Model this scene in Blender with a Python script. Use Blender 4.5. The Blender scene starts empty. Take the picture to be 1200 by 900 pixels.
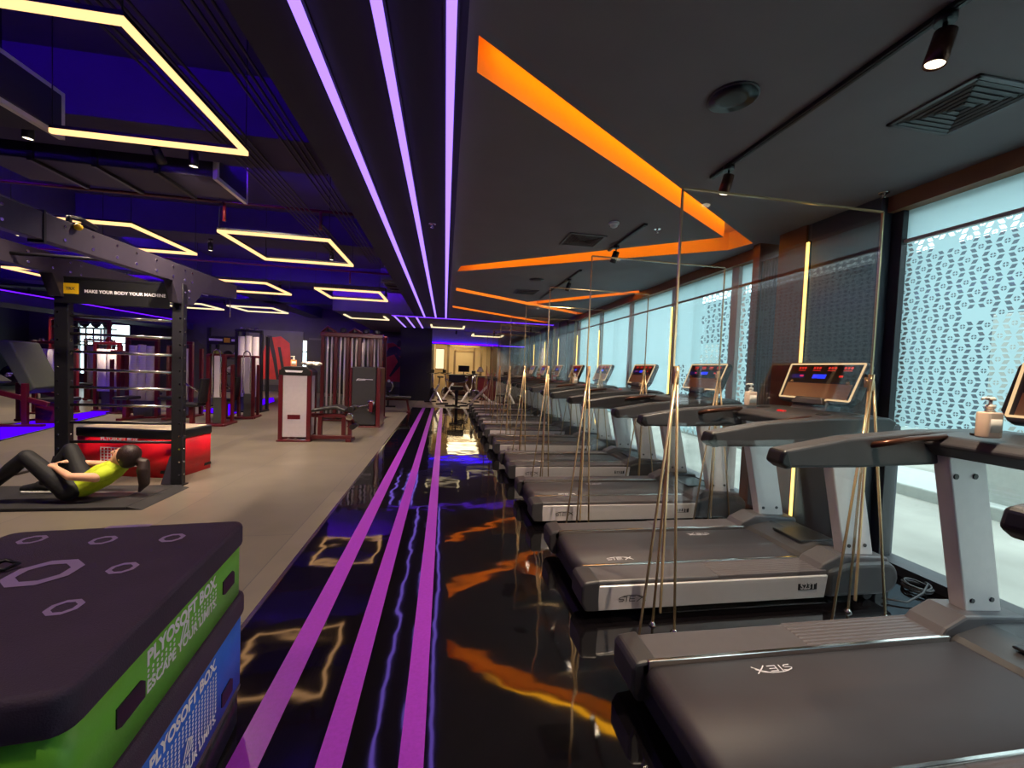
import bpy, bmesh, math, random
from mathutils import Vector, Matrix
random.seed(7)
C = bpy.context.scene.collection
PI = math.pi

# ------------------------------------------------------------------ helpers
def lin(c):
    c = c / 255.0
    return c / 12.92 if c <= 0.04045 else ((c + 0.055) / 1.055) ** 2.4

def rgb(r, g, b):
    return (lin(r), lin(g), lin(b), 1.0)

MATS = {}
def mat(name, col, rough=0.5, metal=0.0, spec=0.5, noise=0.06, nscale=18.0, bump=0.0, bscale=60.0,
        emit=None, estr=0.0, coat=0.0):
    """principled material with a slight procedural variation of tone and an optional fine bump"""
    m = bpy.data.materials.new(name); m.use_nodes = True
    nt = m.node_tree; b = nt.nodes['Principled BSDF']
    b.inputs['Roughness'].default_value = rough
    b.inputs['Metallic'].default_value = metal
    b.inputs['Specular IOR Level'].default_value = spec
    if coat: b.inputs['Coat Weight'].default_value = coat
    tc = nt.nodes.new('ShaderNodeTexCoord')
    if noise > 0:
        n = nt.nodes.new('ShaderNodeTexNoise'); n.inputs['Scale'].default_value = nscale
        n.inputs['Detail'].default_value = 3
        nt.links.new(tc.outputs['Object'], n.inputs['Vector'])
        mx = nt.nodes.new('ShaderNodeMix'); mx.data_type = 'RGBA'
        lo = tuple(max(0, c * (1 - noise * 2)) for c in col[:3]) + (1,)
        hi = tuple(min(1, c * (1 + noise * 2)) for c in col[:3]) + (1,)
        mx.inputs[6].default_value = lo; mx.inputs[7].default_value = hi
        nt.links.new(n.outputs['Fac'], mx.inputs[0])
        nt.links.new(mx.outputs[2], b.inputs['Base Color'])
    else:
        b.inputs['Base Color'].default_value = col
    if bump > 0:
        n2 = nt.nodes.new('ShaderNodeTexNoise'); n2.inputs['Scale'].default_value = bscale
        nt.links.new(tc.outputs['Object'], n2.inputs['Vector'])
        bp = nt.nodes.new('ShaderNodeBump'); bp.inputs['Strength'].default_value = bump
        bp.inputs['Distance'].default_value = 0.01
        nt.links.new(n2.outputs['Fac'], bp.inputs['Height'])
        nt.links.new(bp.outputs['Normal'], b.inputs['Normal'])
    if emit:
        b.inputs['Emission Color'].default_value = emit
        b.inputs['Emission Strength'].default_value = estr
    MATS[name] = m
    return m

def emat(name, col, s):
    m = bpy.data.materials.new(name); m.use_nodes = True
    nt = m.node_tree; nt.nodes.clear()
    e = nt.nodes.new('ShaderNodeEmission'); o = nt.nodes.new('ShaderNodeOutputMaterial')
    e.inputs['Color'].default_value = (*col, 1); e.inputs['Strength'].default_value = s
    nt.links.new(e.outputs[0], o.inputs['Surface'])
    MATS[name] = m
    return m

class MB:
    """collects shapes; build() links them as one mesh object"""
    def __init__(self): self.v = []; self.f = []; self.s = []
    def add(self, vs, fs, smooth=False):
        o = len(self.v)
        self.v += [tuple(p) for p in vs]
        self.f += [tuple(i + o for i in f) for f in fs]
        self.s += [smooth] * len(fs)
        return self
    def box(self, x0, x1, y0, y1, z0, z1):
        vs = [(x, y, z) for x in (x0, x1) for y in (y0, y1) for z in (z0, z1)]
        return self.add(vs, [(0,1,3,2),(4,6,7,5),(0,4,5,1),(2,3,7,6),(0,2,6,4),(1,5,7,3)])
    def prism(self, poly, axis, a, b, smooth=False):
        """poly in the two other axes (order: xy for z, xz for y, yz for x)"""
        n = len(poly)
        def P(p, t):
            return {'z': (p[0], p[1], t), 'y': (p[0], t, p[1]), 'x': (t, p[0], p[1])}[axis]
        vs = [P(p, a) for p in poly] + [P(p, b) for p in poly]
        fs = [tuple(range(n))[::-1], tuple(range(n, 2 * n))]
        self.add(vs, fs)
        o = len(self.v) - 2 * n
        for i in range(n):
            j = (i + 1) % n
            self.f.append((o + i, o + j, o + n + j, o + n + i)); self.s.append(smooth)
        return self
    def tube(self, pts, r, n=8, closed=False, caps=True, radii=None):
        pts = [Vector(p) for p in pts]; m = len(pts); rings = []
        prev = None
        for i, p in enumerate(pts):
            if closed: t = (pts[(i + 1) % m] - pts[i - 1])
            elif i == 0: t = pts[1] - pts[0]
            elif i == m - 1: t = pts[-1] - pts[-2]
            else: t = (pts[i + 1] - p).normalized() + (p - pts[i - 1]).normalized()
            t.normalize()
            if prev is None:
                a = Vector((0, 0, 1)) if abs(t.z) < .9 else Vector((1, 0, 0))
            else: a = prev
            u = (a - t * a.dot(t)).normalized(); w = t.cross(u); prev = u
            rr = radii[i] if radii else r
            rings.append([p + (u * math.cos(2*PI*k/n) + w * math.sin(2*PI*k/n)) * rr for k in range(n)])
        vs = [q for rg in rings for q in rg]; fs = []
        for i in range(m if closed else m - 1):
            j = (i + 1) % m
            for k in range(n):
                l = (k + 1) % n
                fs.append((i*n + k, i*n + l, j*n + l, j*n + k))
        self.add(vs, fs, True)
        if caps and not closed:
            o = len(self.v) - m * n
            self.f.append(tuple(o + k for k in range(n))[::-1]); self.s.append(False)
            self.f.append(tuple(o + (m-1)*n + k for k in range(n))); self.s.append(False)
        return self
    def cyl(self, p0, p1, r, n=16, r1=None):
        return self.tube([p0, p1], r, n, radii=[r, r if r1 is None else r1])
    def lathe(self, prof, c=(0,0,0), n=24):
        """profile of (radius, z) turned about the vertical through c"""
        vs = []; m = len(prof)
        for r, z in prof:
            for k in range(n):
                a = 2*PI*k/n
                vs.append((c[0] + r*math.cos(a), c[1] + r*math.sin(a), c[2] + z))
        fs = []
        for i in range(m - 1):
            for k in range(n):
                l = (k + 1) % n
                fs.append((i*n+k, i*n+l, (i+1)*n+l, (i+1)*n+k))
        self.add(vs, fs, True)
        o = len(self.v) - m*n
        self.f.append(tuple(o+k for k in range(n))[::-1]); self.s.append(False)
        self.f.append(tuple(o+(m-1)*n+k for k in range(n))); self.s.append(False)
        return self
    def sphere(self, c, r, nu=16, nv=10, sc=(1,1,1)):
        c = Vector(c); vs = [c + Vector((0,0,-r*sc[2]))]
        for j in range(1, nv):
            t = -PI/2 + PI*j/nv
            for k in range(nu):
                a = 2*PI*k/nu
                vs.append(c + Vector((r*sc[0]*math.cos(t)*math.cos(a), r*sc[1]*math.cos(t)*math.sin(a), r*sc[2]*math.sin(t))))
        vs.append(c + Vector((0,0,r*sc[2]))); fs = []
        for k in range(nu):
            l = (k+1) % nu
            fs.append((0, 1+l, 1+k))
            for j in range(nv-2):
                fs.append((1+j*nu+k, 1+j*nu+l, 1+(j+1)*nu+l, 1+(j+1)*nu+k))
            fs.append((1+(nv-2)*nu+k, 1+(nv-2)*nu+l, len(vs)-1))
        return self.add(vs, fs, True)
    def capsule(self, p0, p1, r0, r1=None, n=14):
        r1 = r0 if r1 is None else r1
        self.sphere(p0, r0, n, 8); self.sphere(p1, r1, n, 8)
        return self.tube([p0, p1], r0, n, radii=[r0, r1])
    def quad(self, a, b, c, d):
        return self.add([a, b, c, d], [(0,1,2,3)])
    def bar(self, p0, p1, w, h, up=(0,0,1)):
        """rectangular bar from p0 to p1, w across, h along up"""
        p0 = Vector(p0); p1 = Vector(p1); t = (p1-p0).normalized(); up = Vector(up)
        u = up - t*up.dot(t)
        if u.length < 1e-4: u = Vector((1,0,0)) - t*t.x
        u.normalize(); w_ = t.cross(u)
        vs = []
        for p in (p0, p1):
            for a, b in ((-1,-1),(1,-1),(1,1),(-1,1)):
                vs.append(p + w_*(a*w/2) + u*(b*h/2))
        return self.add(vs, [(3,2,1,0),(4,5,6,7),(0,1,5,4),(1,2,6,5),(2,3,7,6),(3,0,4,7)])
    def xf(self, M, start=0):
        for i in range(start, len(self.v)): self.v[i] = tuple(M @ Vector(self.v[i]))
        return self
    def mesh(self, name):
        me = bpy.data.meshes.new(name); me.from_pydata(self.v, [], self.f)
        me.polygons.foreach_set('use_smooth', self.s)
        bm = bmesh.new(); bm.from_mesh(me)
        bmesh.ops.recalc_face_normals(bm, faces=bm.faces); bm.to_mesh(me); bm.free()
        me.update(); return me
    def build(self, name, m, parent=None, bevel=0.0, seg=2, loc=None, label=None):
        me = self.mesh(name); me.materials.append(m)
        o = bpy.data.objects.new(name, me); C.objects.link(o)
        if parent: o.parent = parent
        if loc: o.location = loc
        if bevel > 0:
            b = o.modifiers.new('bevel', 'BEVEL'); b.width = bevel; b.segments = seg
            b.limit_method = 'ANGLE'; b.angle_limit = math.radians(40)
        if label: o['label'] = label
        return o

def thing(name, label, cat, loc=(0,0,0), rotz=0.0, group=None):
    o = bpy.data.objects.new(name, None); C.objects.link(o)
    o.empty_display_size = .1
    o.location = loc; o.rotation_euler = (0, 0, rotz)
    return tag(o, label, cat, group)

def tag(o, label, cat, group=None):
    o['label'] = label; o['category'] = cat
    if group: o['group'] = group
    return o

def struct(o):
    o['kind'] = 'structure'; return o

KIDS = {}
def dup(root, loc=None, rotz=None, label=None, group=None):
    def cp(o, par):
        c = o.copy(); C.objects.link(c)
        if par: c.parent = par
        for ch in list(o.children): cp(ch, c)
        return c
    r = cp(root, None)
    if loc is not None: r.location = loc
    if rotz is not None: r.rotation_euler = (0, 0, rotz)
    if label: r['label'] = label
    if group: r['group'] = group
    return r

def solid(o):
    """replace an object's mesh by the result of its modifiers"""
    dg = bpy.context.evaluated_depsgraph_get()
    me = bpy.data.meshes.new_from_object(o.evaluated_get(dg))
    old = o.data; o.modifiers.clear(); o.data = me
    bpy.data.meshes.remove(old)
    return o

def text_geo(body, size, bold=0.0, shear=0.0, align='LEFT'):
    cu = bpy.data.curves.new('t', 'FONT'); cu.body = body; cu.size = size
    cu.offset = bold; cu.shear = shear; cu.align_x = align
    cu.resolution_u = 3
    o = bpy.data.objects.new('t', cu); C.objects.link(o)
    dg = bpy.context.evaluated_depsgraph_get()
    me = bpy.data.meshes.new_from_object(o.evaluated_get(dg))
    vs = [tuple(v.co) for v in me.vertices]; fs = [tuple(p.vertices) for p in me.polygons]
    bpy.data.objects.remove(o); bpy.data.curves.remove(cu); bpy.data.meshes.remove(me)
    return vs, fs

def put(mb, geo, org, u, v, width=None, lift=0.0012):
    """lay a flat outline (x, y) on the plane org + x*u + y*v with a thin body"""
    vs, fs = geo; u = Vector(u); v = Vector(v); n = u.cross(v).normalized(); org = Vector(org)
    k = 1.0; x0 = 0
    if width:
        xs = [p[0] for p in vs]; x0 = min(xs); k = width / (max(xs) - x0)
    P = [org + u*((p[0]-x0)*k) + v*(p[1]*k) + n*lift for p in vs]
    mb.add(P, fs); return mb

def stroke_geo(lines, w):
    """flat strokes: list of polylines of (x, y)"""
    vs = []; fs = []
    for ln in lines:
        for (a, b) in zip(ln[:-1], ln[1:]):
            a = Vector((a[0], a[1], 0)); b = Vector((b[0], b[1], 0)); t = (b-a).normalized()
            n = Vector((-t.y, t.x, 0)) * (w/2); e = t*(w*0.35)
            o = len(vs); vs += [tuple(a-n-e), tuple(b-n+e), tuple(b+n+e), tuple(a+n-e)]
            fs.append((o, o+1, o+2, o+3))
    return vs, fs

# brand wordmark strokes as they stand on the treadmills
LOGO = stroke_geo([
    [(.95,.70),(.55,.74),(.15,.62),(.02,.48),(.22,.40),(.62,.40),(.68,.28),(.50,.16),(.05,.14)],
    [(.60,.78),(1.2,.88),(2.2,.88),(3.0,.72),(3.45,.40)],
    [(1.10,.86),(1.02,.12)],
    [(1.50,.70),(1.42,.14),(2.15,.14)],[(1.48,.44),(2.12,.44)],[(1.5,.72),(2.2,.72)],
    [(2.45,.05),(2.75,.30),(3.55,.86)],[(2.55,.78),(3.05,.55),(3.62,.12)],
], .085)

def arc(cx, cy, r, a0, a1, n=8):
    return [(cx + r*math.cos(math.radians(a0 + (a1-a0)*i/n)), cy + r*math.sin(math.radians(a0 + (a1-a0)*i/n))) for i in range(n+1)]

def rrect(x0, x1, y0, y1, r, n=5):
    return arc(x1-r, y1-r, r, 0, 90, n) + arc(x0+r, y1-r, r, 90, 180, n) + arc(x0+r, y0+r, r, 180, 270, n) + arc(x1-r, y0+r, r, 270, 360, n)

# ------------------------------------------------------------------ camera
H = 1.45; F = 480.0
def camera():
    d = Vector(((521.5-600)/F, -(429-450)/F, 1.0)).normalized()
    roll = 0.033
    u = Vector((math.sin(roll), math.cos(roll), 0)); u = (u - d*u.dot(d)).normalized()
    r = u.cross(d)
    if r.x < 0: r = -r
    # rows: camera axes expressed in the world (X right, Y depth, Z up)
    right = Vector((r.x, d.x, u.x)); up = Vector((r.y, d.y, u.y)); fwd = Vector((r.z, d.z, u.z))
    cd = bpy.data.cameras.new('camera'); cd.sensor_width = 36; cd.lens = F/1200*36
    cd.clip_start = .02; cd.clip_end = 200
    o = bpy.data.objects.new('camera', cd); C.objects.link(o)
    m = Matrix.Identity(4)
    for i in range(3):
        m[i][0] = right[i]; m[i][1] = up[i]; m[i][2] = -fwd[i]
    m[0][3], m[1][3], m[2][3] = 0, 0, H
    o.matrix_world = m
    bpy.context.scene.camera = o
camera()

# ------------------------------------------------------------------ materials
M = {}
def D(key, *a, **k): M[key] = mat(key, *a, **k); return M[key]
D('ceiling_paint', rgb(114,107,110), .8, noise=.05, nscale=3)
D('band_paint', rgb(30,20,50), .7, noise=.05, nscale=3)  # violet glow of the purple lines is put into this paint
D('plenum_paint', rgb(58,48,88), .85, noise=.12, nscale=2)
D('duct_paint', rgb(38,30,62), .6, noise=.08, nscale=5)
D('wall_dark', rgb(40,38,42), .7, noise=.08, nscale=4)
D('wall_concrete', rgb(66,62,64), .8, noise=.12, nscale=2.5)
D('wall_black', rgb(26,24,30), .6)
D('wall_stone', rgb(120,112,108), .55, noise=.15, nscale=2)
D('lobby_wall', rgb(226,204,164), .6, noise=.06, nscale=2)
D('lobby_dark', rgb(70,40,36), .5)
D('brown_laminate', rgb(124,76,50), .42, noise=.12, nscale=6)
D('head_brown', rgb(140,96,62), .5, noise=.08, nscale=6)
D('frame_dark', rgb(52,52,56), .4)
D('tile_grey', rgb(78,82,88), .22, noise=.10, nscale=1.5)
D('mullion', rgb(182,170,164), .4, noise=.04)
D('cassette', rgb(176,192,188), .5, noise=.03)
D('rubber', rgb(34,33,36), .7, bump=.25, bscale=220)
D('plastic_dark', rgb(60,58,61), .45, bump=.08, bscale=300)
D('plastic_mid', rgb(82,78,82), .42, bump=.05, bscale=300)
D('plastic_black', rgb(22,22,25), .38)
D('silver_paint', rgb(214,206,206), .36, metal=.25, noise=.03)
D('chrome', rgb(205,200,195), .16, metal=1.0, noise=.02)
D('brass_edge', rgb(224,196,150), .2, metal=.6, noise=.03)
D('maroon', rgb(88,14,26), .35, noise=.06, coat=.2)
D('white_shroud', rgb(196,186,192), .5, noise=.04)
D('black_shroud', rgb(44,42,46), .55)
D('pad_black', rgb(24,23,26), .45, bump=.1, bscale=150)
D('pad_olive', rgb(74,80,66), .55, noise=.06)
D('stack_steel', rgb(96,96,92), .4, metal=.6)
D('matte_steel', rgb(30,29,35), .42, metal=.3, noise=.05)
D('rig_plate', rgb(64,58,72), .4, metal=.3, noise=.05)
D('white_paint', rgb(232,230,232), .55, noise=.02)
D('yellow_sign', rgb(226,180,20), .5, noise=.03)
D('red_vinyl', rgb(214,18,34), .42, noise=.05, bump=.06, bscale=150)
D('green_vinyl', rgb(104,176,50), .42, noise=.05, bump=.06, bscale=150)
D('blue_vinyl', rgb(30,92,205), .42, noise=.05, bump=.06, bscale=150)
D('lid_fabric', rgb(60,45,64), .72, noise=.10, nscale=7, bump=.25, bscale=260)  # purple tint cast by the ceiling lines is put into this colour
D('lid_cream', rgb(206,186,160), .55, noise=.05)
D('print_white', rgb(225,222,228), .6, noise=.02)
D('print_lilac', rgb(150,128,165), .6, noise=.02)
D('mural_red', rgb(196,52,46), .6, noise=.15, nscale=3)
D('mural_dark', rgb(44,34,42), .6)
D('mural_grey', rgb(86,82,84), .6, noise=.12, nscale=2)
D('skin', rgb(222,168,136), .5, noise=.04, nscale=30)
D('lime_shirt', rgb(186,204,36), .75, noise=.08, nscale=25, bump=.4, bscale=30)
D('legging', rgb(22,22,26), .7, noise=.05, bump=.15, bscale=30)
D('hair', rgb(46,30,26), .45, noise=.25, nscale=40, bump=.4, bscale=120)
D('sole_white', rgb(228,226,222), .6)
D('key_bronze', rgb(190,150,110), .35, metal=.3)
D('gel', rgb(226,196,170), .2, noise=.03)
D('pump_white', rgb(236,226,210), .4)
D('bottle_orange', rgb(236,150,90), .35)
D('bottle_pink', rgb(214,110,110), .3)
D('soffit_paint', rgb(150,140,170), .7)
D('conduit_paint', rgb(34,28,50), .6)
D('cord', rgb(44,44,48), .5)
D('outdoor_concrete', rgb(158,156,146), .8, noise=.28, nscale=.9)
D('outdoor_wall', rgb(66,80,90), .8, noise=.12, nscale=1.2)
D('outdoor_pillar', rgb(176,180,174), .8, noise=.06)
D('paper_white', rgb(235,228,215), .7)
D('wood_far', rgb(150,112,84), .5, noise=.1)
D('led_red_sign', rgb(180,20,24), .4, emit=rgb(255,30,30), estr=.25)

E_YEL = emat('pendant_led', (.95, .50, .215), 1.15)
E_WHT = emat('pendant_led_far', (1.0, .78, .46), .8)
E_PUR = emat('purple_led', (.30, .165, 1.0), 1.25)
E_PUR2 = emat('violet_led', (.16, .03, 1.0), 1.3)
E_BLUE = emat('blue_cove_led', (.12, .0, 1.0), 105)
E_BLINE = emat('blue_line_led', (.10, .005, 1.0), 1.8)
E_SOFF = emat('soffit_led', (.035, .0, 1.0), 7)
E_BLUE_FLOOR = emat('blue_floor_glow', (.055, .0, .80), 1.0)  # glowing colour in place of blue light falling on the floor
E_ORG = emat('orange_led', (1.0, .42, .01), 2.7)
E_STRIP = emat('amber_led', (1.0, .62, .12), 2.0)
E_LAMP = emat('lamp_face', (1.0, .82, .55), 3.0)
E_RED = emat('red_digits', (1.0, .05, .03), .40)
E_BLU = emat('blue_digits', (.03, .05, 1.0), .7)
E_BEZ = emat('bezel_glow', (1.0, .66, .34), .55)
E_WARM = emat('lobby_lamp', (1.0, .80, .46), 3.2)

def glossy_floor():
    m = bpy.data.materials.new('polished_black'); m.use_nodes = True
    nt = m.node_tree; b = nt.nodes['Principled BSDF']
    b.inputs['Base Color'].default_value = rgb(14,12,15)
    b.inputs['Roughness'].default_value = .05
    b.inputs['Specular IOR Level'].default_value = .6
    b.inputs['IOR'].default_value = 2.0
    tc = nt.nodes.new('ShaderNodeTexCoord')
    n = nt.nodes.new('ShaderNodeTexNoise'); n.inputs['Scale'].default_value = 3.2; n.inputs['Detail'].default_value = 1.5
    nt.links.new(tc.outputs['Object'], n.inputs['Vector'])
    bp = nt.nodes.new('ShaderNodeBump'); bp.inputs['Strength'].default_value = .10; bp.inputs['Distance'].default_value = .03
    nt.links.new(n.outputs['Fac'], bp.inputs['Height'])
    nt.links.new(bp.outputs['Normal'], b.inputs['Normal'])
    return m
M['floor_black'] = glossy_floor()

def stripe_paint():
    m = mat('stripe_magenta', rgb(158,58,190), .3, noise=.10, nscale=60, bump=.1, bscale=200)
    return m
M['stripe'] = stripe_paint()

def tile_floor(name, c1, c2, cm, rough, sx=1.2, sy=.6):
    m = bpy.data.materials.new(name); m.use_nodes = True
    nt = m.node_tree; b = nt.nodes['Principled BSDF']
    tc = nt.nodes.new('ShaderNodeTexCoord')
    mp = nt.nodes.new('ShaderNodeMapping'); mp.inputs['Rotation'].default_value = (0, 0, PI/2)
    nt.links.new(tc.outputs['Object'], mp.inputs['Vector'])
    br = nt.nodes.new('ShaderNodeTexBrick')
    br.inputs['Color1'].default_value = c1; br.inputs['Color2'].default_value = c2; br.inputs['Mortar'].default_value = cm
    br.inputs['Scale'].default_value = 1.0; br.inputs['Brick Width'].default_value = sx; br.inputs['Row Height'].default_value = sy
    br.inputs['Mortar Size'].default_value = .004
    nt.links.new(mp.outputs['Vector'], br.inputs['Vector'])
    n = nt.nodes.new('ShaderNodeTexNoise'); n.inputs['Scale'].default_value = 2.5; n.inputs['Detail'].default_value = 6
    nt.links.new(tc.outputs['Object'], n.inputs['Vector'])
    mx = nt.nodes.new('ShaderNodeMix'); mx.data_type = 'RGBA'; mx.blend_type = 'MULTIPLY'; mx.inputs[0].default_value = .5
    rp = nt.nodes.new('ShaderNodeValToRGB'); rp.color_ramp.elements[0].color = (.65,.65,.65,1); rp.color_ramp.elements[1].color = (1,1,1,1)
    rp.color_ramp.elements[0].position = .3; rp.color_ramp.elements[1].position = .7
    nt.links.new(n.outputs['Fac'], rp.inputs['Fac'])
    nt.links.new(br.outputs['Color'], mx.inputs[6]); nt.links.new(rp.outputs['Color'], mx.inputs[7])
    nt.links.new(mx.outputs[2], b.inputs['Base Color'])
    b.inputs['Roughness'].default_value = rough
    return m
M['floor_vinyl'] = tile_floor('grey_vinyl_tiles', rgb(122,113,100), rgb(106,98,88), rgb(84,80,80), .38, 2.4, 1.2)
M['floor_far'] = tile_floor('far_floor_tiles', rgb(136,118,112), rgb(124,108,104), rgb(96,84,84), .3)

def belt_mat():
    m = mat('running_belt', rgb(64,58,62), .55, noise=.05, nscale=4, bump=.12, bscale=500, spec=.45)
    return m
M['belt'] = belt_mat()

def ribbed(name, col, scale, axis):
    m = mat(name, col, .5, noise=.03)
    nt = m.node_tree; b = nt.nodes['Principled BSDF']
    tc = nt.nodes.new('ShaderNodeTexCoord'); w = nt.nodes.new('ShaderNodeTexWave')
    w.bands_direction = axis; w.inputs['Scale'].default_value = scale
    nt.links.new(tc.outputs['Object'], w.inputs['Vector'])
    bp = nt.nodes.new('ShaderNodeBump'); bp.inputs['Strength'].default_value = .8; bp.inputs['Distance'].default_value = .004
    nt.links.new(w.outputs['Fac'], bp.inputs['Height']); nt.links.new(bp.outputs['Normal'], b.inputs['Normal'])
    return m
M['rail_ribbed'] = ribbed('ribbed_foot_rail', rgb(84,78,82), 14, 'Y')
M['slat_panel'] = ribbed('ribbed_wall_panel', rgb(84,80,80), 8, 'Y')

def pane_mat(name, tint, glossfac, rough=.0):
    m = bpy.data.materials.new(name); m.use_nodes = True
    nt = m.node_tree; nt.nodes.clear()
    tr = nt.nodes.new('ShaderNodeBsdfTransparent'); tr.inputs['Color'].default_value = (*tint, 1)
    gl = nt.nodes.new('ShaderNodeBsdfGlossy'); gl.inputs['Roughness'].default_value = rough
    gl.inputs['Color'].default_value = (.95,.95,.95,1)
    lw = nt.nodes.new('ShaderNodeLayerWeight'); lw.inputs['Blend'].default_value = .5
    pw = nt.nodes.new('ShaderNodeMath'); pw.operation = 'POWER'; pw.inputs[1].default_value = 5.0
    fr = nt.nodes.new('ShaderNodeMath'); fr.operation = 'MULTIPLY_ADD'; fr.inputs[1].default_value = .90; fr.inputs[2].default_value = .035
    mu = nt.nodes.new('ShaderNodeMath'); mu.operation = 'MULTIPLY'; mu.inputs[1].default_value = glossfac
    nt.links.new(lw.outputs['Facing'], pw.inputs[0]); nt.links.new(pw.outputs[0], fr.inputs[0])
    mx = nt.nodes.new('ShaderNodeMixShader'); o = nt.nodes.new('ShaderNodeOutputMaterial')
    nt.links.new(fr.outputs[0], mu.inputs[0]); nt.links.new(mu.outputs[0], mx.inputs[0])
    nt.links.new(tr.outputs[0], mx.inputs[1]); nt.links.new(gl.outputs[0], mx.inputs[2])
    nt.links.new(mx.outputs[0], o.inputs['Surface'])
    return m
M['pane'] = pane_mat('partition_acrylic', (.965,.975,.975), 1.0)
M['window_glass'] = pane_mat('window_glass', (.93,.97,.96), .8)

def film_mat(name, keep, cw, ch):
    """white window film with cut-out chevron flowers; keep = share of flowers that are cut"""
    m = bpy.data.materials.new(name); m.use_nodes = True
    nt = m.node_tree; nt.nodes.clear(); L = nt.links.new
    def nd(t, **k):
        n = nt.nodes.new(t)
        for a, b in k.items(): setattr(n, a, b)
        return n
    def mth(op, a, b=None, c=None):
        n = nd('ShaderNodeMath', operation=op)
        for i, x in enumerate((a, b, c)):
            if x is None: continue
            if isinstance(x, (int, float)): n.inputs[i].default_value = x
            else: L(x, n.inputs[i])
        return n.outputs[0]
    tc = nd('ShaderNodeTexCoord'); sp = nd('ShaderNodeSeparateXYZ'); L(tc.outputs['Object'], sp.inputs[0])
    Yc = mth('DIVIDE', sp.outputs['Y'], cw); Zc = mth('DIVIDE', sp.outputs['Z'], ch)
    row = mth('FLOOR', Zc)
    off = mth('MULTIPLY', mth('MODULO', row, 2.0), .5)
    yy = mth('ADD', Yc, off); col = mth('FLOOR', yy)
    u = mth('ABSOLUTE', mth('SUBTRACT', mth('SUBTRACT', yy, col), .5))
    v = mth('ABSOLUTE', mth('SUBTRACT', mth('SUBTRACT', Zc, row), .5))
    # rhombus petals
    s = mth('ADD', u, mth('MULTIPLY', v, .30))
    a1 = mth('GREATER_THAN', s, .26); a2 = mth('LESS_THAN', s, .465)
    b1 = mth('GREATER_THAN', v, .09); b2 = mth('LESS_THAN', v, .41)
    petal = mth('MULTIPLY', mth('MULTIPLY', a1, a2), mth('MULTIPLY', b1, b2))
    # four little quarter holes round the heart
    vv = mth('MULTIPLY', v, ch/cw)
    r = mth('SQRT', mth('ADD', mth('MULTIPLY', u, u), mth('MULTIPLY', vv, vv)))
    q = mth('MULTIPLY', mth('LESS_THAN', r, .12), mth('GREATER_THAN', r, .04))
    q = mth('MULTIPLY', q, mth('MULTIPLY', mth('GREATER_THAN', u, .02), mth('GREATER_THAN', vv, .02)))
    hole = mth('MAXIMUM', petal, q)
    cb = nd('ShaderNodeCombineXYZ'); L(col, cb.inputs[0]); L(row, cb.inputs[1])
    wn = nd('ShaderNodeTexWhiteNoise'); L(cb.outputs[0], wn.inputs['Vector'])
    gate = mth('LESS_THAN', wn.outputs['Value'], keep)
    if keep < .5:      # flowers gather in loose vertical drifts
        nz = nd('ShaderNodeTexNoise'); nz.inputs['Scale'].default_value = .11
        L(cb.outputs[0], nz.inputs['Vector'])
        gate = mth('GREATER_THAN', nz.outputs['Fac'], 1 - keep - .32)
    hole = mth('MULTIPLY', hole, gate)
    df = nd('ShaderNodeBsdfDiffuse'); df.inputs['Color'].default_value = rgb(190,214,216)
    tl = nd('ShaderNodeBsdfTranslucent'); tl.inputs['Color'].default_value = rgb(196,224,228)
    mx = nd('ShaderNodeMixShader'); mx.inputs[0].default_value = .72
    L(df.outputs[0], mx.inputs[1]); L(tl.outputs[0], mx.inputs[2])
    tr = nd('ShaderNodeBsdfTransparent')
    m2 = nd('ShaderNodeMixShader'); L(hole, m2.inputs[0]); L(mx.outputs[0], m2.inputs[1]); L(tr.outputs[0], m2.inputs[2])
    o = nd('ShaderNodeOutputMaterial'); L(m2.outputs[0], o.inputs['Surface'])
    return m
M['film_dense'] = film_mat('patterned_window_film', .955, .132, .076)
M['film_sparse'] = film_mat('frosted_window_film', .22, .22, .135)
M['film_plain'] = film_mat('plain_window_film', -1.0, .22, .135)
# ------------------------------------------------------------------ the setting
ZC = 2.92; XF = 3.5            # lowered ceiling, window wall
M['slot_glow'] = mat('slot_orange_glow', rgb(246,182,92), .7, noise=.02)  # white slot paint tinted orange, the glow of the strips mixed in

def S(name, mb, m, parent=None, bevel=0, label=None):
    o = mb.build(name, m, parent, bevel)
    if not parent: struct(o)
    return o

S('floor', MB().box(-17, -1.03, -3.5, 20, -.12, 0), M['floor_vinyl'])
S('floor', MB().box(-1.03, 3.7, -3.5, 14.3, -.12, 0), M['floor_black'])
S('floor', MB().box(-1.03, 4.4, 14.3, 27, -.12, 0), M['floor_far'])
S('trim_1', MB().box(-1.045, -1.02, -3.5, 14.3, -.02, .004), M['chrome'])

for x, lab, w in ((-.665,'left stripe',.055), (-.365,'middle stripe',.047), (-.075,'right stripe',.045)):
    S('floor_stripe', MB().box(x-w, x+w, -3.4, 14.25, 0, .0012), M['stripe'])

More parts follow.
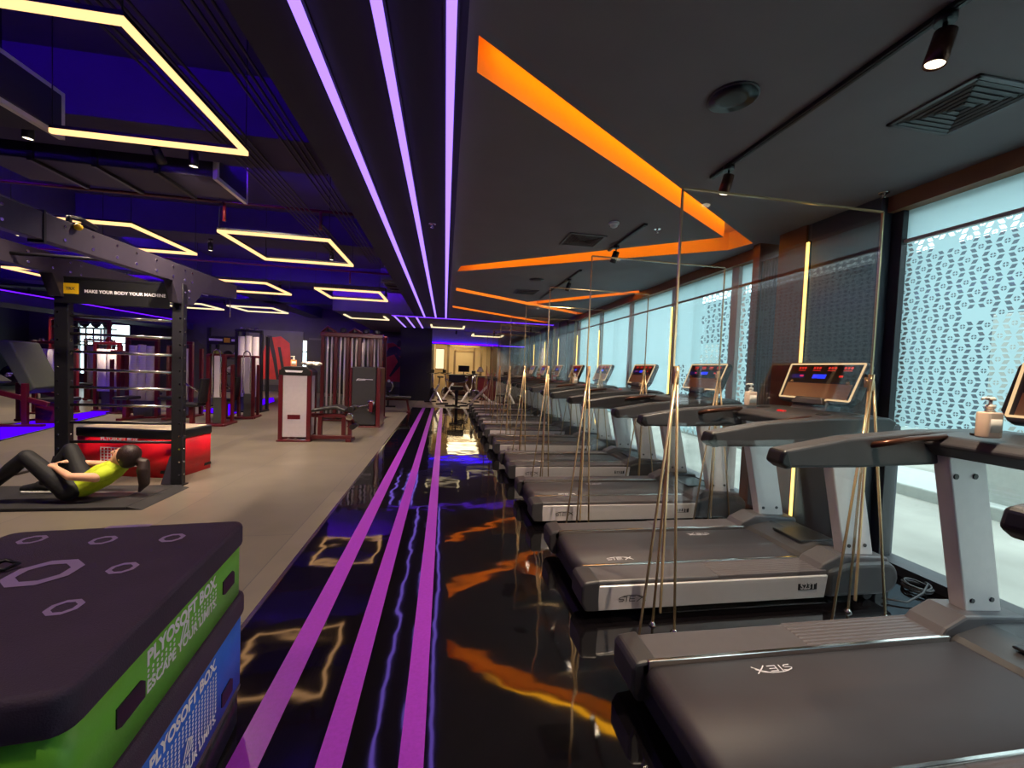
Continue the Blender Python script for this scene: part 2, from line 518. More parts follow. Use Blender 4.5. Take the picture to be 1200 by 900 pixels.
# ceilings
ceil = MB().box(.05, 3.8, -3.5, 17.2, ZC, ZC+.33).build('ceiling', M['ceiling_paint'])
ceil.data.materials.append(M['slot_glow'])
SLOT = [
 [(.10,1.88),(3.27,4.05),(3.19,4.34),(.14,6.46),(.18,6.11),(2.85,3.96),(.11,2.11)],
 [(.16,7.78),(3.4,10.0),(3.32,10.26),(.16,8.08)],
 [(1.72,8.86),(3.34,6.86),(3.46,7.06),(1.98,9.0)],
 [(.13,10.1),(3.1,12.3),(3.02,12.58),(.14,10.42)],
]
cutters = []
for i, pl in enumerate(SLOT):
    c = MB().prism(pl, 'z', ZC-.05, ZC+.20 + i*.002).build('cutter', M['slot_glow'])
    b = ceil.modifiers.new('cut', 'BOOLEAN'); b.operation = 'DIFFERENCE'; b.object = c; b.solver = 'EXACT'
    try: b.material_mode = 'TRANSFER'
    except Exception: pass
    cutters.append(c)
solid(ceil); struct(ceil)
for c in cutters:
    me = c.data; bpy.data.objects.remove(c); bpy.data.meshes.remove(me)

S('ceiling', MB().box(-.95, .05, -3.5, 12.75, ZC, 3.85), M['band_paint'])
S('ceiling', MB().box(-3.3, .05, 12.75, 20, ZC+.03, 3.85), M['ceiling_paint'])
S('ceiling', MB().box(-17, -.95, -3.5, 20, 3.85, 4.0), M['plenum_paint'])
S('ceiling', MB().box(-.55, 4.4, 17.2, 27, 2.9, 3.05), M['lobby_wall'])

# walls
S('wall_left', MB().box(-17.2, -17, -3.5, 20, -.1, 4), M['wall_dark'])
S('wall_rear', MB().box(-17.2, 3.8, -3.7, -3.5, -.1, 4), M['wall_dark'])
wb = MB()
wb.box(-17, -15.3, 20, 20.2, 0, 3.9).box(-13.3, -7.0, 20, 20.2, 0, 3.9).box(-6.2, -1.7, 20, 20.2, 0, 3.9)
wb.box(-15.3, -13.3, 20, 20.2, 0, .5).box(-15.3, -13.3, 20, 20.2, 2.7, 3.9)
wb.box(-7.0, -6.2, 20, 20.2, 0, .9).box(-7.0, -6.2, 20, 20.2, 2.4, 3.9)
S('wall_back', wb, M['wall_concrete'])
for k, (x0, x1, z0, z1) in enumerate(((-15.3,-13.3,.5,2.7), (-7.0,-6.2,.9,2.4))):
    w = S('window_%d' % (10+k), MB().box(x0, x1, 20.08, 20.1, z0, z1), M['window_glass'])
    fr = MB(); t = .05
    fr.box(x0, x1, 20.0, 20.14, z0, z0+t).box(x0, x1, 20.0, 20.14, z1-t, z1).box(x0, x0+t, 20.0, 20.14, z0, z1).box(x1-t, x1, 20.0, 20.14, z0, z1)
    fr.box((x0+x1)/2-.025, (x0+x1)/2+.025, 20.0, 20.14, z0, z1)
    fr.box(x0, x1, 20.0, 20.14, z0+(z1-z0)*.62, z0+(z1-z0)*.62+t)
    fr.build('window_frame', M['frame_dark'], w)
S('wall_back', MB().box(-1.78, -.55, 17.0, 20.2, 0, ZC+.05), M['wall_black'])
S('wall_back', MB().box(-.55, 2.15, 17.0, 17.25, 2.37, 2.95), M['soffit_paint'])        # soffit over the opening
S('wall_back', MB().box(2.15, 4.4, 17.0, 17.25, 0, 2.95), M['wall_stone'])
# lobby beyond the opening
S('wall_lobby', MB().box(-.75, -.55, 20.2, 27, 0, 3.0).box(-.75, 4.4, 26.8, 27, 0, 3.0), M['lobby_wall'])
S('wall_lobby', MB().box(2.9, 3.1, 17.25, 26.8, 0, 2.95), M['lobby_dark'])
S('wall_lobby', MB().box(-.55, -.02, 23.6, 23.9, 0, 2.9), M['lobby_wall'])
for k, (x, y) in enumerate(((.15,22.6),(1.95,22.6),(.55,24.6),(1.7,24.6))):
    S('trim_%d' % (2+k), MB().box(x-.06, x+.06, y-.06, y+.06, 0, 2.6), M['brass_edge'])
S('trim_6', MB().box(.15, 1.95, 22.54, 22.66, 2.5, 2.62), M['brass_edge'])
S('trim_7', MB().box(.55, 1.7, 24.54, 24.66, 2.3, 2.42), M['brass_edge'])

# window wall on the right
S('trim_8', MB().box(XF-.08, XF+.12, -3.5, 2.78, 2.80, ZC), M['head_brown'])
S('trim_9', MB().box(XF-.08, XF+.12, 4.12, 10.6, 2.80, ZC), M['head_brown'])
S('baseboard_right', MB().box(XF-.06, XF+.14, -3.5, 2.78, 0, .07), M['frame_dark'])
S('baseboard_right', MB().box(XF-.06, XF+.14, 4.12, 10.6, 0, .07), M['frame_dark'])

def window(n, y0, y1, film, zf, jamb, led=False):
    w = struct(MB().box(XF+.03, XF+.042, y0, y1, .07, 2.80).build('window_%d' % n, M['window_glass']))
    fm = MB().add([(XF+.024,y0,zf),(XF+.024,y1,zf),(XF+.024,y1,2.56),(XF+.024,y0,2.56)], [(0,1,2,3)])
    fm.build('window_film', film, w, label='white patterned film on the glass')
    MB().add([(XF+.020,y0,2.57),(XF+.020,y1,2.57),(XF+.020,y1,2.80),(XF+.020,y0,2.80)], [(0,1,2,3)]).build('blind_band', M['film_plain'], w, label='plain pale band along the top of the glass')
    MB().box(XF-.01, XF+.02, y0, y1, 2.545, 2.572).build('transom', M['mullion'], w, .003)
    fr = MB()
    for (a, b) in jamb: fr.box(XF-.03, XF+.08, a, b, .07, 2.80)
    fr.build('window_frame', M['mullion'] if n > 1 else M['frame_dark'], w, .004)
    return w
window(1, -3.5, 2.78, M['film_dense'], 1.12, [(2.70, 2.78), (-1.2,-1.12)])
MB().box(XF-.04, XF+.08, 1.78, 1.86, .07, 1.12).build('trim_10', M['head_brown']); struct(bpy.data.objects['trim_10'])
window(2, 4.12, 5.95, M['film_sparse'], .62, [(4.12,4.16),(4.50,4.62),(5.88,5.98)])
window(3, 5.98, 7.45, M['film_plain'], .62, [(7.38,7.48)])
window(4, 7.48, 9.0, M['film_plain'], .62, [(8.92,9.03)])
window(5, 9.03, 10.6, M['film_plain'], .62, [(10.48,10.6)])
# pier between the first two windows
S('wall_right', MB().box(XF-.14, XF+.2, 2.78, 3.40, 0, ZC), M['tile_grey'])
S('wall_right', MB().box(XF-.16, XF+.2, 3.44, 3.76, 0, ZC).box(XF-.16, XF+.2, 4.02, 4.12, 0, ZC), M['brown_laminate'])
S('wall_right', MB().box(XF-.13, XF+.2, 3.76, 4.02, .05, ZC-.2).box(XF-.14, XF+.2, 3.40, 3.44, 0, ZC), M['slat_panel'])
S('wall_right', MB().box(XF-.1, XF+.2, 10.6, 17.2, 0, ZC), M['wall_stone'])
for k in range(7):
    S('trim_%d' % (20+k), MB().box(XF-.15, XF-.1, 11.2+k*.85, 11.5+k*.85, 0, ZC), M['wall_stone'], None, .02)

# outside
S('ground', MB().box(3.64, 18, -10, 26, -.2, -.03), M['outdoor_concrete'])
ow = MB().box(11.0, 11.4, -12, 30, -.2, 4.6)
S('wall_outside', ow, M['outdoor_wall'])
for k, (x, y) in enumerate(((6.3,3.35),(6.6,6.5),(6.6,9.8),(6.3,.2))):
    S('pillar', MB().box(x, x+.5, y, y+.5, -.1, 2.3), M['outdoor_pillar'], None, .01)
S('kerb', MB().box(6.1, 7.4, -9, 24, -.1, .12), M['outdoor_pillar'], None, .02)
S('wall_outside', MB().box(9.2, 9.35, -9, 24, -.1, .60), M['cassette'])
#S('canopy', MB().box(5.9, 7.4, -9, 24, 2.3, 2.6), M['outdoor_pillar'], None, .02)

# open ceiling on the left: beams, ducts, cable runs
for i, (y0, y1, z) in enumerate(((.3,.85,3.4),(3.9,4.5,3.35),(7.3,7.9,3.4),(11.0,11.6,3.4),(15.0,15.6,3.4))):  # nearest beam is added out of view to carry a blue cove line
    S('beam', MB().box(-16.9, -.96, y0, y1, z, 3.85), M['plenum_paint'])
S('beam', MB().box(-6.2, -5.6, -3.4, 19.9, 3.4, 3.85), M['plenum_paint'])
S('beam', MB().box(-11.6, -11.0, -3.4, 19.9, 3.4, 3.85), M['plenum_paint'])

def duct(pts_box, lab, flange=None):
    t = thing('air_duct', lab, 'duct', (0,0,0))
    x0, x1, y0, y1, z0, z1 = pts_box
    MB().box(*pts_box).build('duct_body', M['duct_paint'], t, .01)
    n = 4
    for k in range(n):
        if (x1-x0) > (y1-y0):
            x = x0 + (x1-x0)*(k+.96)/n
            MB().box(x-.02, x+.02, y0-.03, y1+.03, z0-.03, z1+.03).build('duct_flange', M['matte_steel'] if k < 3 else M['silver_paint'], t)
        else:
            y = y0 + (y1-y0)*(k+.5)/n
            MB().box(x0-.03, x1+.03, y-.02, y+.02, z0-.03, z1+.03).build('duct_flange', M['matte_steel'], t)
        x = x0 + (x1-x0)*(k+.5)/n; y = y0 + (y1-y0)*(k+.5)/n
        MB().box(x-.008, x+.008, y-.008, y+.008, z1, 3.85).build('hanger_rod', M['matte_steel'], t)
    return t
duct((-5.5,-2.86,3.08,3.62,3.06,3.34), 'violet lit duct with a bright flanged end at upper left, behind the nearest pendant')
duct((-4.4,-2.3,4.62,5.2,3.25,3.6), 'low dark duct crossing above the pull-up rig')
duct((-1.42,-1.1,9.2,10.9,3.25,3.5), 'dark duct beside the long purple lines, right of the pendant lights')
duct((-16,-6.6,12.2,12.9,3.2,3.6), 'far wide duct over the weight machines at the left')

def conduit(name, lab, runs, r, m, cat='conduit', group=None):
    t = MB()
    for a in runs: t.tube(a, r, 6)
    o = t.build(name, m); tag(o, lab, cat, group); return o
for k in range(6):
    x = -1.98 + k*.055
    conduit('conduit', 'thin cable conduit in the wide parallel bundle above the left pendant lights', [[(x,-1,3.3),(x,8.0,3.3)]], .009, M['conduit_paint'], group='bundle of conduits by the purple lines')
for k in range(4):
    x = -1.42 + k*.055
    conduit('conduit', 'thin cable conduit in the narrow bundle next to the purple lines', [[(x,-1,3.3),(x,8.0,3.3)]], .009, M['conduit_paint'], group='narrow bundle of conduits')
conduit('sprinkler_pipe', 'reddish sprinkler pipe crossing under the open ceiling', [[(-16,5.55,3.33),(-.98,5.55,3.33)], [(-2.7,5.55,3.33),(-2.7,5.55,3.1)], [(-1.6,5.55,3.33),(-1.6,5.55,3.1)]], .02, M['maroon'], 'pipe')
conduit('sprinkler_pipe', 'reddish sprinkler pipe crossing farther back near the centre pendants', [[(-16,9.0,3.33),(-.98,9.0,3.33)], [(-2.0,9.0,3.33),(-2.0,9.0,3.08)]], .02, M['maroon'], 'pipe')

# ------------------------------------------------------------------ lights of the place
def led_slot(lab, segs, z=ZC+.185, w=.10):
    t = thing('slot_light', lab, 'ceiling light', (0,0,0), group=None)
    for p, q in segs:
        MB().bar((p[0],p[1],z), (q[0],q[1],z), w, .02).build('led_strip', E_ORG, t)
    return t
led_slot('large orange V-shaped light slot nearest in the black ceiling', [((.22,2.07),(2.98,3.97)), ((3.0,4.22),(.24,6.22))])
led_slot('orange K-shaped light slot in the middle of the black ceiling', [((.24,7.98),(3.28,10.06)), ((1.95,8.82),(3.36,7.03))], ZC+.182)
led_slot('straight orange light slot farthest in the black ceiling', [((.22,10.33),(2.98,12.37))])

def purple_line(lab, x, ys):
    t = thing('light_line', lab, 'ceiling light', (0,0,0))
    MB().box(x-.034, x+.034, ys[0]-.02, ys[-1]+.02, ZC-.008, ZC).build('housing', M['wall_black'], t)
    for a, b in zip(ys[:-1], ys[1:]):
        MB().box(x-.022, x+.022, a+.004, b-.004, ZC-.030, ZC-.006).build('diffuser', E_PUR, t)
    return t
purple_line('leftmost of the three long purple ceiling lines', -.65, [-3.0,-.5,1.2,2.9,4.6,6.3,8.0,10.3,12.6])
purple_line('middle of the three long purple ceiling lines', -.32, [-3.0,-.5,1.2,2.9,4.6,6.3,8.0,10.3,12.6])
purple_line('rightmost of the three long purple ceiling lines, beside the orange slots', -.02, [-3.0,-.5,1.2,2.9,4.6,6.3,8.0,10.3,12.6])
t = thing('light_line', 'violet ceiling line crossing the ends of the three long purple lines', 'ceiling light')
MB().bar((-1.62,12.72,ZC-.022), (3.4,12.85,ZC-.022), .05, .02).build('diffuser', E_PUR2, t)
MB().bar((-1.66,12.72,ZC-.006), (3.44,12.85,ZC-.006), .08, .012).build('housing', M['wall_black'], t)
for x, lab in ((-1.6,'leftmost short purple line at the back of the ceiling'), (-1.25,'middle short purple line at the back of the ceiling'), (-.93,'rightmost short purple line at the back of the ceiling')):
    t = thing('light_line', lab, 'ceiling light')
    MB().box(x-.03, x+.03, 13.2, 16.9, ZC+.012, ZC+.022).build('diffuser', E_PUR, t)
    MB().box(x-.045, x+.045, 13.18, 16.92, ZC+.02, ZC+.03).build('housing', M['wall_black'], t)
t = thing('light_line', 'violet cove line along the bottom of the far soffit', 'ceiling light')
MB().box(-.53, 2.13, 16.93, 16.97, 2.36, 2.40).build('diffuser', E_SOFF, t)
MB().box(-.55, 2.15, 16.90, 17.0, 2.33, 2.36).build('housing', M['wall_black'], t)
t = thing('light_line', 'violet line on the stone wall behind the glass partitions', 'ceiling light')
MB().box(2.2, 3.3, 16.93, 16.97, 2.36, 2.39).build('diffuser', E_PUR2, t)
MB().box(2.2, 3.3, 16.96, 17.0, 2.33, 2.42).build('housing', M['wall_black'], t)

def pendant(lab, x0, x1, y0, y1, z, sides='NSEW', E=E_YEL, w=.045):
    cx, cy = (x0+x1)/2, (y0+y1)/2
    t = thing('pendant_light', lab, 'pendant light', (cx, cy, z), group='square outline pendant lights')
    a, b = (x1-x0)/2, (y1-y0)/2
    seg = {'S': ((-a,-b),(a,-b)), 'N': ((-a,b),(a,b)), 'W': ((-a,-b),(-a,b)), 'E': ((a,-b),(a,b))}
    for s in sides:
        p, q = seg[s]
        e = w/2
        if s in 'SN': p = (p[0]-e, p[1]); q = (q[0]+e, q[1])
        else: p = (p[0], p[1]+e); q = (q[0], q[1]-e)
        MB().bar((*p,.012), (*q,.012), w, .022 + w*.35).build('diffuser', E, t)
        MB().bar((*p,.04), (*q,.04), w, .024).build('housing', M['matte_steel'], t)
    for sx in (-1, 1):
        for sy in (-1, 1):
            MB().cyl((sx*a, sy*b, .04), (sx*a, sy*b, 3.86-z), .004, 5).build('suspension_wire', M['matte_steel'], t)
    return t
pendant('largest glowing pendant outline at top left, open on its left side', -2.81, -1.55, 2.27, 3.48, 3.0, 'SEN', E_YEL, .027)
pendant('glowing square pendant outline right of the rig beam, above the open floor', -2.82, -1.53, 5.68, 7.02, 3.0, 'NSEW', E_YEL, .034)
pendant('glowing pendant outline seen just above the pull-up rig beam', -5.05, -3.82, 5.74, 7.04, 3.0, 'SEN', E_YEL, .036)
pendant('glowing pendant outline seen past the far end of the rig beam', -4.98, -3.70, 9.25, 10.6, 3.0)
pendant('glowing square pendant outline above the maroon machines', -2.80, -1.48, 9.45, 10.68, 3.0)
pendant('whitish pendant outline left of the short purple lines', -3.15, -1.95, 13.5, 14.5, 2.93, 'EWN', E_WHT, .06)
pendant('whitish pendant outline under the far violet soffit, left one', -.52, .62, 14.6, 15.5, 2.86, 'EWN', E_WHT, .06)
pendant('whitish pendant outline under the far violet soffit, right one', 1.0, 2.1, 15.2, 16.1, 2.66, 'EWN', E_WHT, .06)
pendant('glowing pendant outline at the far left, behind the rig', -8.4, -7.1, 9.4, 10.7, 3.0)
pendant('glowing pendant outline seen through the rig, over the shrouded machines', -8.3, -7.0, 13.2, 14.4, 2.95, 'SENW', E_WHT)
pendant('glowing pendant outline far behind the rig sign', -6.3, -5.1, 13.2, 14.4, 2.95, 'SENW', E_WHT)

def spot(x, y, z, lab, watt=60, col=(1,.80,.58), tilt=(0,.0), lit=True, size=1.1, blend=.6, body='plastic_black'):
    """a cylinder spot on an arm with the lamp that shines out of it"""
    t = thing('track_spot', lab, 'spotlight', (x, y, z))
    MB().cyl((0,0,0),(0,0,-.03),.035,12).build('mount', M['plastic_black'], t)
    MB().cyl((0,0,-.03),(0,0,-.07),.008,8).build('arm', M['plastic_black'], t)
    R = Matrix.Translation((0,0,-.08)) @ Matrix.Rotation(tilt[0],4,'X') @ Matrix.Rotation(tilt[1],4,'Y')
    MB().lathe([(.028,.02),(.036,.015),(.038,-.11),(.034,-.112),(.031,-.10)],(0,0,0),20).xf(R).build('lamp_head', M[body], t)
    MB().lathe([(.001,-.104),(.031,-.104)],(0,0,0),20).xf(R).build('lens', E_LAMP if lit else M['white_paint'], t)
    if lit:
        ld = bpy.data.lights.new('lamp', 'SPOT'); ld.energy = watt; ld.color = col; ld.spot_size = size; ld.spot_blend = blend; ld.shadow_soft_size = .03
        lo = bpy.data.objects.new('lamp', ld); C.objects.link(lo); lo.parent = t
        lo.matrix_local = R @ Matrix.Translation((0,0,-.116))
    return t
def track(x, y0, y1, z, lab):
    o = MB().box(x-.018, x+.018, y0, y1, z-.022, z).box(x-.008, x+.008, y0+.02, y1-.02, z-.026, z-.02).build('light_track', M['plastic_black'], None, .002)
    return tag(o, lab, 'light track')
D('bronze', rgb(92,58,44), .3, metal=.7)
track(1.89, .55, 2.80, ZC, 'black light track nearest the camera, across the ceiling by the vent')
track(1.89, 3.80, 4.72, ZC, 'short black light track in front of the smoke detector')
track(1.89, 5.75, 8.3, ZC, 'longer black light track behind the second orange slot')
spot(1.89, 1.37, ZC-.02, 'bronze spotlight at the near end of the track, top right', 140, tilt=(.1,.2), size=1.7, blend=.8, body='bronze')
spot(1.88, 2.60, ZC-.02, 'bronze spotlight at the far end of the nearest track', 140, tilt=(.2,.15), size=1.7, blend=.8, body='bronze')
spot(1.89, 4.50, ZC-.02, 'black spotlight on the short track', 110, tilt=(.3,.2), size=1.7, blend=.8)
spot(1.89, 6.3, ZC-.02, 'black spotlight on the longer track', 110, tilt=(.3,.2), size=1.8, blend=.8)

# left zone spots: fixed to the beams
for (x, y, z, lab, wt) in (
    (-3.4, 4.0, 3.35, 'black spotlight on the nearest beam, above the rig beam', 190),
    (-2.3, 4.2, 3.35, 'black spotlight on the nearest beam above the plyo boxes', 190),
    (-2.6, 4.2, 3.35, 'tilted black spotlight on the nearest beam, aimed at the maroon machines', 260),  # added lamp that brightens the nearest white shroud
    (-1.5, .6, 3.4, 'added black spotlight out of view above the foreground plyo boxes', 55),  # added out of view to brighten the lid of the box stack
    (-3.9, 7.6, 3.4, 'bright spotlight under the second beam, left of the square pendant', 260),
    (-2.0, 7.6, 3.4, 'spotlight under the second beam, above the white shrouded machine', 200),
    (-1.6, 11.3, 3.4, 'small bright spotlight beside the short purple lines', 220),
    (-4.2, 11.3, 3.4, 'small spotlight above the cable tower', 230),
    (-7.6, 11.3, 3.4, 'bright spotlight seen left of the rig post', 330),
    (-10.2, 11.3, 3.4, 'spotlight at the far left over the leg press', 330),
    (-6.6, 7.6, 3.4, 'spotlight behind the rig sign', 260),
    (-2.9, 15.5, 3.4, 'added far spotlight in front of the right mural', 300),  # this and the next are added to brighten the wall posters
    (-7.5, 15.5, 3.4, 'added far spotlight in front of the left mural', 300),
    (-13.0, 15.3, 3.4, 'far spotlight by the back window', 240)):
    spot(x, y, z, lab, wt, tilt=(.85 if 'mural' in lab or 'tilted' in lab else .0,.0), size=1.9, blend=.9)
for (x, y, lab, wt) in ((.4,16.4,'small downlight left of the far gym opening',130),(1.9,16.4,'small downlight right of the far gym opening',130),(2.9,14.0,'small downlight before the stone wall',160)):
    spot(x, y, ZC if y<17 else 2.9, lab, wt, tilt=(0,0), size=1.9, blend=.9)

# blue cove lines that tint the open ceiling; those on beams are kept out of sight
def cove(lab, p, q, tray='y'):
    t = thing('cove_light', lab, 'cove light')
    MB().bar(p, q, .05, .03).build('diffuser', E_BLUE if tray else E_BLINE, t)
    # the tray that carries the line and keeps its light on the ceiling
    p = Vector(p); q = Vector(q); z = p.z
    if tray == 'y': MB().box(p.x, q.x, p.y-.06, p.y+.16, z-.05, z-.02).build('light_tray', M['plenum_paint'], t)
    elif tray == 'x': MB().box(p.x-.16, p.x+.06, p.y, q.y, z-.05, z-.02).build('light_tray', M['plenum_paint'], t)
    else: MB().bar(p-Vector((0,0,.03)), q-Vector((0,0,.03)), .09, .03).build('housing', M['wall_black'], t)
    return t
cove('blue cove line lying on the near ceiling beam ledge, top left', (-9,4.56,3.47), (-1.3,4.56,3.47))
cove('added blue cove line behind the unseen beam nearest the camera, overhead at the left', (-9,.92,3.5), (-1.3,.92,3.5))  # added out of view so the near open ceiling turns blue
cove('blue cove line lying on the second ceiling beam ledge', (-11,7.96,3.50), (-1.3,7.96,3.50))
cove('blue cove line lying on the third ceiling beam ledge', (-15,11.66,3.50), (-1.3,11.66,3.50))
cove('blue cove line on the fourth ceiling beam ledge', (-15,15.66,3.50), (-3.6,15.66,3.50))
cove('blue cove line running into the distance behind the rig', (-10.9,3,2.9), (-10.9,19,2.9), None)
cove('blue cove line on the long beam over the machines', (-6.26,-1,3.5), (-6.26,19,3.5), 'x')
S('soffit', MB().box(-12.2,-10.85,-3.4,19.9,2.6,2.86), M['plenum_paint'])

for k, (pl, lab) in enumerate((([(-6.75,7.2),(-8.0,11.7),(-8.5,11.6),(-7.9,7.2)], 'painted blue glow on the floor at the left, in front of the leg press'), ([(-5.25,11.0),(-5.7,15.1),(-6.4,16.8),(-6.6,13.9),(-6.35,12.0)], 'painted blue glow on the floor between the maroon machines at the back'))):
    t = thing('floor_glow', lab, 'floor glow')
    MB().prism(pl, 'z', .001, .008).build('diffuser', E_BLUE_FLOOR, t)  # glowing sheet, no lamp: stands in for blue light on the floor
    MB().tube([(x,y,.006) for x,y in pl], .012, 6, closed=True).build('rim', M['matte_steel'], t)  # rim added round the painted glow

# amber vertical strips of the window wall
def vstrip(lab, x, y, z0, z1):
    t = thing('vertical_light', lab, 'wall light')
    MB().box(x-.012, x, y-.012, y+.012, z0, z1).build('diffuser', E_STRIP, t)
    MB().box(x, x+.012, y-.02, y+.02, z0-.01, z1+.01).build('housing', M['frame_dark'], t)
vstrip('amber vertical light strip on the brown pier', XF-.15, 3.42, .05, 2.75)
vstrip('amber vertical light strip on the window mullion past the pier', XF-.04, 5.93, .1, 2.5)
vstrip('amber vertical light strip on the mullion in the middle of the far windows', XF-.04, 8.97, .1, 2.4)
vstrip('amber vertical light strip at the end of the windows', XF-.04, 10.54, .1, 2.4)
vstrip('amber vertical light strip on the stone wall, nearest', XF-.17, 11.9, .1, 2.4)
vstrip('amber vertical light strip on the stone wall, middle', XF-.17, 13.6, .1, 2.4)
vstrip('amber vertical light strip on the stone wall, farthest', XF-.17, 15.3, .1, 2.4)

# lobby lamps
t = thing('ceiling_lamp', 'warm glowing lobby ceiling panel far behind the bikes', 'ceiling lamp', (1.05,22.0,2.9))
MB().box(-.8,.8,-1.2,1.2,-.05,-.02).build('diffuser', E_WARM, t, .01); MB().box(-.85,.85,-1.25,1.25,-.02,0).build('frame', M['brass_edge'], t)
t = thing('ceiling_lamp', 'second warm lobby ceiling panel, deepest in the background', 'ceiling lamp', (1.1,25.3,2.9))
MB().box(-.8,.8,-.8,.8,-.05,-.02).build('diffuser', E_WARM, t, .01); MB().box(-.85,.85,-.85,.85,-.02,0).build('frame', M['brass_edge'], t)
t = thing('wall_light', 'bright white wall light panel at the left edge of the far opening', 'wall light', (-.3,23.58,0))
MB().box(-.22,.22,-.03,0,1.3,2.4).build('diffuser', E_WHT, t); MB().box(-.25,.25,-.015,.015,1.25,2.45).build('frame', M['brass_edge'], t)

# ceiling fittings on the right
def vent(lab, x0, y0, w):
    t = thing('ceiling_vent', lab, 'vent', (x0+w/2, y0+w/2, ZC), group='ceiling vents')
    h = w/2; fr = MB()
    for a, b, c, d in ((-h,h,-h,-h+.025),(-h,h,h-.025,h),(-h,-h+.025,-h,h),(h-.025,h,-h,h)): fr.box(a,b,c,d,-.012,0)
    fr.build('frame', M['plastic_mid'], t, .003)
    MB().box(-h+.02,h-.02,-h+.02,h-.02,-.003,.0).build('backing', M['wall_black'], t)
    for k in range(5):
        q = h - .04 - k*.034
        sl = MB()
        z0, z1 = -.012, -.002
        for (ax, ay, bx, by) in ((-q,-q,q,-q),(q,-q,q,q),(q,q,-q,q),(-q,q,-q,-q)):
            sl.bar((ax,ay,-.008),(bx,by,-.008),.016,.005,(0,.4,1) if ay==by else (.4,0,1))
        sl.build('louvre', M['plastic_dark'], t)
    return t
vent('large square louvred ceiling vent at the upper right, by the window head', 2.43, 1.60, .42)
vent('square louvred ceiling vent in front of the second leg of the orange V', 1.26, 4.25, .42)
vent('small far ceiling vent near the orange K slot', 1.26, 7.5, .42)
def speaker(lab, x, y):
    t = thing('ceiling_speaker', lab, 'speaker', (x, y, ZC))
    MB().lathe([(.12,0),(.125,-.006),(.118,-.010)],(0,0,0),32).build('rim', M['plastic_dark'], t)
    MB().lathe([(.117,-.011),(.06,-.013),(.001,-.0135)],(0,0,0),32).build('grille', M['plastic_black'], t)
speaker('round black ceiling speaker beside the near light track', 1.445, 2.0)
speaker('round black ceiling speaker far back near the K slot', 1.43, 6.6)
t = thing('smoke_detector', 'white round smoke detector on the black ceiling', 'smoke detector', (1.59,3.87,ZC))
MB().lathe([(.05,0),(.052,-.012),(.046,-.02)],(0,0,0),24).build('base', M['white_paint'], t)
MB().lathe([(.036,-.018),(.034,-.04),(.02,-.048),(.001,-.05)],(0,0,0),24).build('sensor_head', M['white_paint'], t)
def sprinkler(lab, x, y, z=ZC):
    t = thing('sprinkler', lab, 'sprinkler', (x,y,z))
    MB().lathe([(.035,0),(.036,-.004),(.03,-.008)],(0,0,0),20).build('escutcheon', M['chrome'], t)
    MB().lathe([(.01,-.006),(.009,-.03),(.004,-.036)],(0,0,0),12).build('body', M['chrome'], t)
    MB().lathe([(.018,-.038),(.018,-.041),(.001,-.042)],(0,0,0),12).build('deflector', M['chrome'], t)
sprinkler('chrome sprinkler head near the smoke detector', 2.07, 3.91)
sprinkler('sprinkler head by the top of the window pier', 3.3, 2.72)
sprinkler('sprinkler head among the purple lines', -.18, 4.4)
